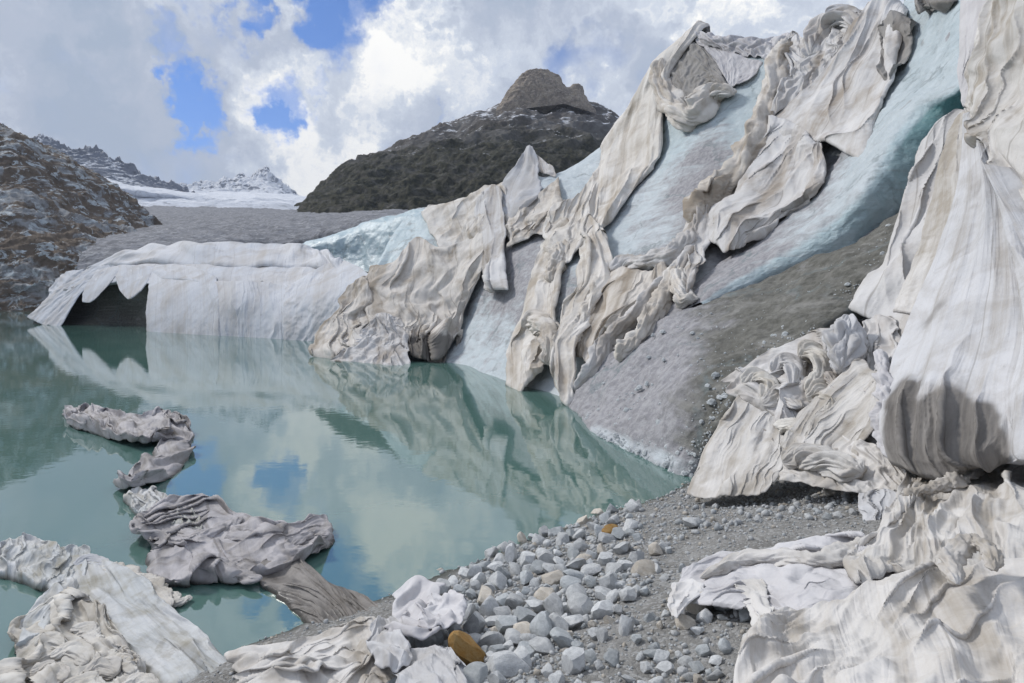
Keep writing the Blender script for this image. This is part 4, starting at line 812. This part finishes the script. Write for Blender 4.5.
special = [(472,664,21,'stoneo',0,'orange brown angular stone, the most colourful on the shore',(1.25,.7,.8),(0,.75,.1)),
 (699,612,15,'stonet',0,'pale tan upright stone below the turned-up edge of grey cover',(.75,.7,1.25),(0,.2,.3)),
 (576,672,16,'stone',0,'large pale pointed stone at the bottom centre of the picture',(1,.9,1.1),(0,.1,1)),
 (602,596,13,'stone',1,'rounded pale boulder in the open gravel, the left of a pair',(1,1,1),(0,0,.4)),
 (629,598,11,'stone',2,'rounded pale boulder in the open gravel, the right of a pair',(1,1,.9),(0,0,2)),
 (655,554,9,'stonet',1,'small yellowish tan stone near the middle of the gravel slope',(1,1,1),(0,.4,1)),
 (611,534,8,'stoneo',1,'small rusty brown stone close to the water',(1,1,.9),(0,.1,2)),
 (693,528,11,'stone',3,'squarish pale stone alone on the upper gravel',(1.1,1,.8),(0,0,1)),
 (726,590,10,'stonet',2,'rounded stone tucked under the turned-up edge of grey cover',(1.2,1,.8),(0,0,2)),
 (724,612,9,'stoneb',0,'bluish grey stone right of the pale tan upright one',(1,1,1),(0,0,2.5)),
 (626,632,11,'stone',4,'upright wedge-shaped pale stone in the gravel',(.7,.8,1.3),(0,.1,.2)),
 (513,642,13,'stone',5,'broad whitish stone in the middle of the rubble band',(1.1,1,.9),(0,0,.7)),
 (552,582,11,'stonet',3,'flat beige stone in the upper rubble band',(1.3,1,.8),(0,0,.3)),
 (511,560,10,'stone',6,'tall grey stone standing right at the waterline',(.8,.8,1.3),(0,.2,1)),
 (350,675,9,'stoneb',1,'speckled round stone lying on the white shore cover',(1,1,1),(0,0,.3)),
 (660,628,5,'stonet',0,'small narrow tan stone alone in the fine gravel',(.6,.8,1.3),(0,0,.3)),
 (828,497,7,'stonet',2,'small tan stone beside the flat white cover hem',(1,1,1),(0,0,.3)),
 (757,524,5,'stone',7,'small pale stone alone on the dark upper gravel',(1,1,1),(0,0,.3)),
 (679,654,4,'stone',8,'small white stone alone in the lower gravel',(1,1,1),(0,0,.3))]
for x, y, r, k, j, lab, s, rt in special: put_stone(protos[k][j % len(protos[k])], x, y, r*1.05, lab, stretch=s, rot=rt, sink=.4)
# rubble: chosen along the real slope, dense by the water, thin on the open gravel
cand = []
shore = [(400,628),(440,604),(500,562),(560,545),(620,520),(680,492),(760,486)]
sx_, sy_ = np.array(shore, float).T
tries = 0; rs = random.Random(5)
while len(cand) < 9500 and tries < 200000:
    tries += 1
    px = rs.uniform(395, 870); py = rs.uniform(478, 715); sy0 = np.interp(px, sx_, sy_)
    if py < sy0-15: continue
    if px > 760 and py > 545: continue
    if px < 470 and py > 600 and rs.random() < .0: continue
    d = py-sy0; lim = np.interp(px, [400, 500, 600, 700, 860], [130, 125, 85, 45, 28])
    dens = 1.0 if d < lim else .16+.5*math.exp(-(d-lim)/18.)
    if rs.random() > dens: continue
    Y = (1.8625)/((py-HZ)/F+.198*(px-CX)/F-.225)
    if Y <= 0: continue
    big_ = (1.0 if d < lim else .5)*(.5 if px > 640 and py < 570 else 1)
    r = min(.14, .022*(rs.paretovariate(1.8)))*big_
    cand.append((r/Y*F, px, py, r))
cand.sort(reverse=True)
G1 = 'pale stones of the rubble band by the water'; 
tint = {'stone': 'pale grey', 'stoneb': 'bluish grey', 'stonet': 'beige'}
def stone_label(k, px, py, rp):
    d = py-float(np.interp(px, sx_, sy_)); sz = 'large' if rp > 11 else ('middling' if rp > 7.5 else 'small')
    if d < 14: where = 'right at the edge of the lake'
    elif px > 640 and py < 560: where = 'in the upper gravel towards the flat white cover'
    elif px > 600 and py >= 560: where = 'on the open fine gravel left of the broad corner sheet'
    elif px < 500: where = 'in the rubble around the orange stone'
    elif d < 60: where = 'in the upper half of the rubble band'
    else: where = 'in the lower half of the rubble band'
    return '%s %s angular stone %s' % (sz, tint[k], where), '%s %s stones %s' % (sz, tint[k], where)
taken = [(x, y, r) for x, y, r, *_ in special]; placed = 0; rest = []
for rp, px, py, r in cand:
    if any((px-a)**2+((py-b)*1.3)**2 < ((rp+c)*.50)**2 for a, b, c in taken[:300]): continue
    if placed < 275:
        k = rs.choices(['stone', 'stoneb', 'stonet'], [6, 3, .8])[0]; me = rs.choice(protos[k])
        lb, gp = stone_label(k, px, py, rp); put_stone(me, px, py, rp, lb, gp, stretch=(rs.uniform(.8, 1.2), rs.uniform(.8, 1.2), rs.uniform(.75, 1.15)), sink=rs.uniform(.2, .55))
        taken.append((px, py, rp)); placed += 1
    else: rest.append((px, py, r))
# the small ones: one mesh of pebbles
def pebbles():
    src = [rock_mesh('pebble', M['stone'], 70+j, 1) for j in range(5)]
    sv = [np.array([v.co[:] for v in m.vertices]) for m in src]; sf = [np.array([p.vertices[:] for p in m.polygons]) for m in src]
    for m in src: bpy.data.meshes.remove(m)
    rng = np.random.RandomState(3); VV = []; FF = []; MI = []; off = 0
    pts = []
    for px, py, r in rest:
        q = place('S', px, py, 0.); pts.append((q[0], q[1], r*1.0))
    for _ in range(16000):                                    # fine scatter over the whole bank
        X = rng.uniform(-3.5, 9); Y = rng.uniform(1.8, 14); d = .66*X-.75*(Y-9.5)
        if d < -.6 or (rng.rand() > math.exp(-max(d, 0)/2.2)+.25): continue
        pts.append((X, Y, min(.05, .0085*(rng.pareto(2.2)+1))))
    A = np.array(pts); zz = gnd(A[:, 0], A[:, 1])
    for (X, Y, r), z in zip(pts, zz):
        k = rng.randint(5); a = rng.uniform(0, 6.28); c, s = math.cos(a), math.sin(a); v = sv[k]*r*rng.uniform(.7, 1.3, 3)
        v = v @ np.array([[c, s, 0], [-s, c, 0], [0, 0, 1]])+np.array([X, Y, z+r*.25]); VV.append(v); FF.append(sf[k]+off); MI.append(np.full(len(sf[k]), rng.choice(3, p=[.6, .28, .12]))); off += len(v)
    VV = np.concatenate(VV); FF = np.concatenate(FF); MI = np.concatenate(MI)
    me = bpy.data.meshes.new('pebbles'); me.vertices.add(len(VV)); me.vertices.foreach_set('co', VV.reshape(-1).astype(np.float32))
    me.loops.add(len(FF)*3); me.polygons.add(len(FF)); me.loops.foreach_set('vertex_index', FF.reshape(-1).astype(np.int32)); me.polygons.foreach_set('loop_start', np.arange(0, len(FF)*3, 3, dtype=np.int32))
    me.update(calc_edges=True)
    for k in ('stone', 'stoneb', 'stonet'): me.materials.append(M[k])
    me.polygons.foreach_set('material_index', MI.astype(np.int32))
    o = bpy.data.objects.new('pebbles', me); C.objects.link(o); tag(o, 'small pebbles and chips strewn between the stones of the bank', 'pebbles', kind='stuff')
pebbles()
def grit():
    """stones half melted out of the debris slope"""
    src = rock_mesh('grit', M['stoneb'], 91, 1); v0 = np.array([v.co[:] for v in src.vertices]); f0 = np.array([p.vertices[:] for p in src.polygons]); bpy.data.meshes.remove(src)
    rng = np.random.RandomState(8); VV = []; FF = []; off = 0; n = normals(DS)
    for _ in range(5000):
        a, b = rng.randint(5, 290), rng.randint(10, 150); 
        if rng.rand() > .15+.85*(b/150.)**2: continue
        r = .022*(rng.pareto(1.9)+1); r = min(r, .13); VV.append(v0*r*rng.uniform(.6, 1.3, 3)+DS[a, b]+n[a, b]*.05); FF.append(f0+off); off += len(v0)
    VV = np.concatenate(VV); FF = np.concatenate(FF); c = VV.mean(0)
    me = bpy.data.meshes.new('embedded_stones'); me.from_pydata((VV-c).tolist(), [], FF.tolist()); me.materials.append(M['stoneb'])
    o = bpy.data.objects.new('embedded_stones', me); C.objects.link(o); o.location = c; tag(o, 'small grey stones melting out of the dirty ice slope', 'stones', kind='stuff')
grit()

# ---------------------------------------------------------------- mountain air
def haze():
    import bmesh
    m = bpy.data.materials.new('haze_air'); m.use_nodes = True; n = m.node_tree; n.nodes.clear()
    v = n.nodes.new('ShaderNodeVolumePrincipled'); v.inputs['Color'].default_value = (.80, .87, 1, 1); v.inputs['Density'].default_value = HAZE; v.inputs['Anisotropy'].default_value = 0
    o = n.nodes.new('ShaderNodeOutputMaterial'); n.links.new(v.outputs[0], o.inputs['Volume'])
    me = bpy.data.meshes.new('haze'); bm = bmesh.new(); bmesh.ops.create_cube(bm, size=1)
    for x in bm.verts: x.co = (x.co.x*14000, x.co.y*14000, -12 if x.co.z < 0 else 1500)
    bm.to_mesh(me); bm.free(); me.materials.append(m)
    ob = bpy.data.objects.new('haze', me); C.objects.link(ob); ob['kind'] = 'stuff'
HAZE = 0.00010
haze()
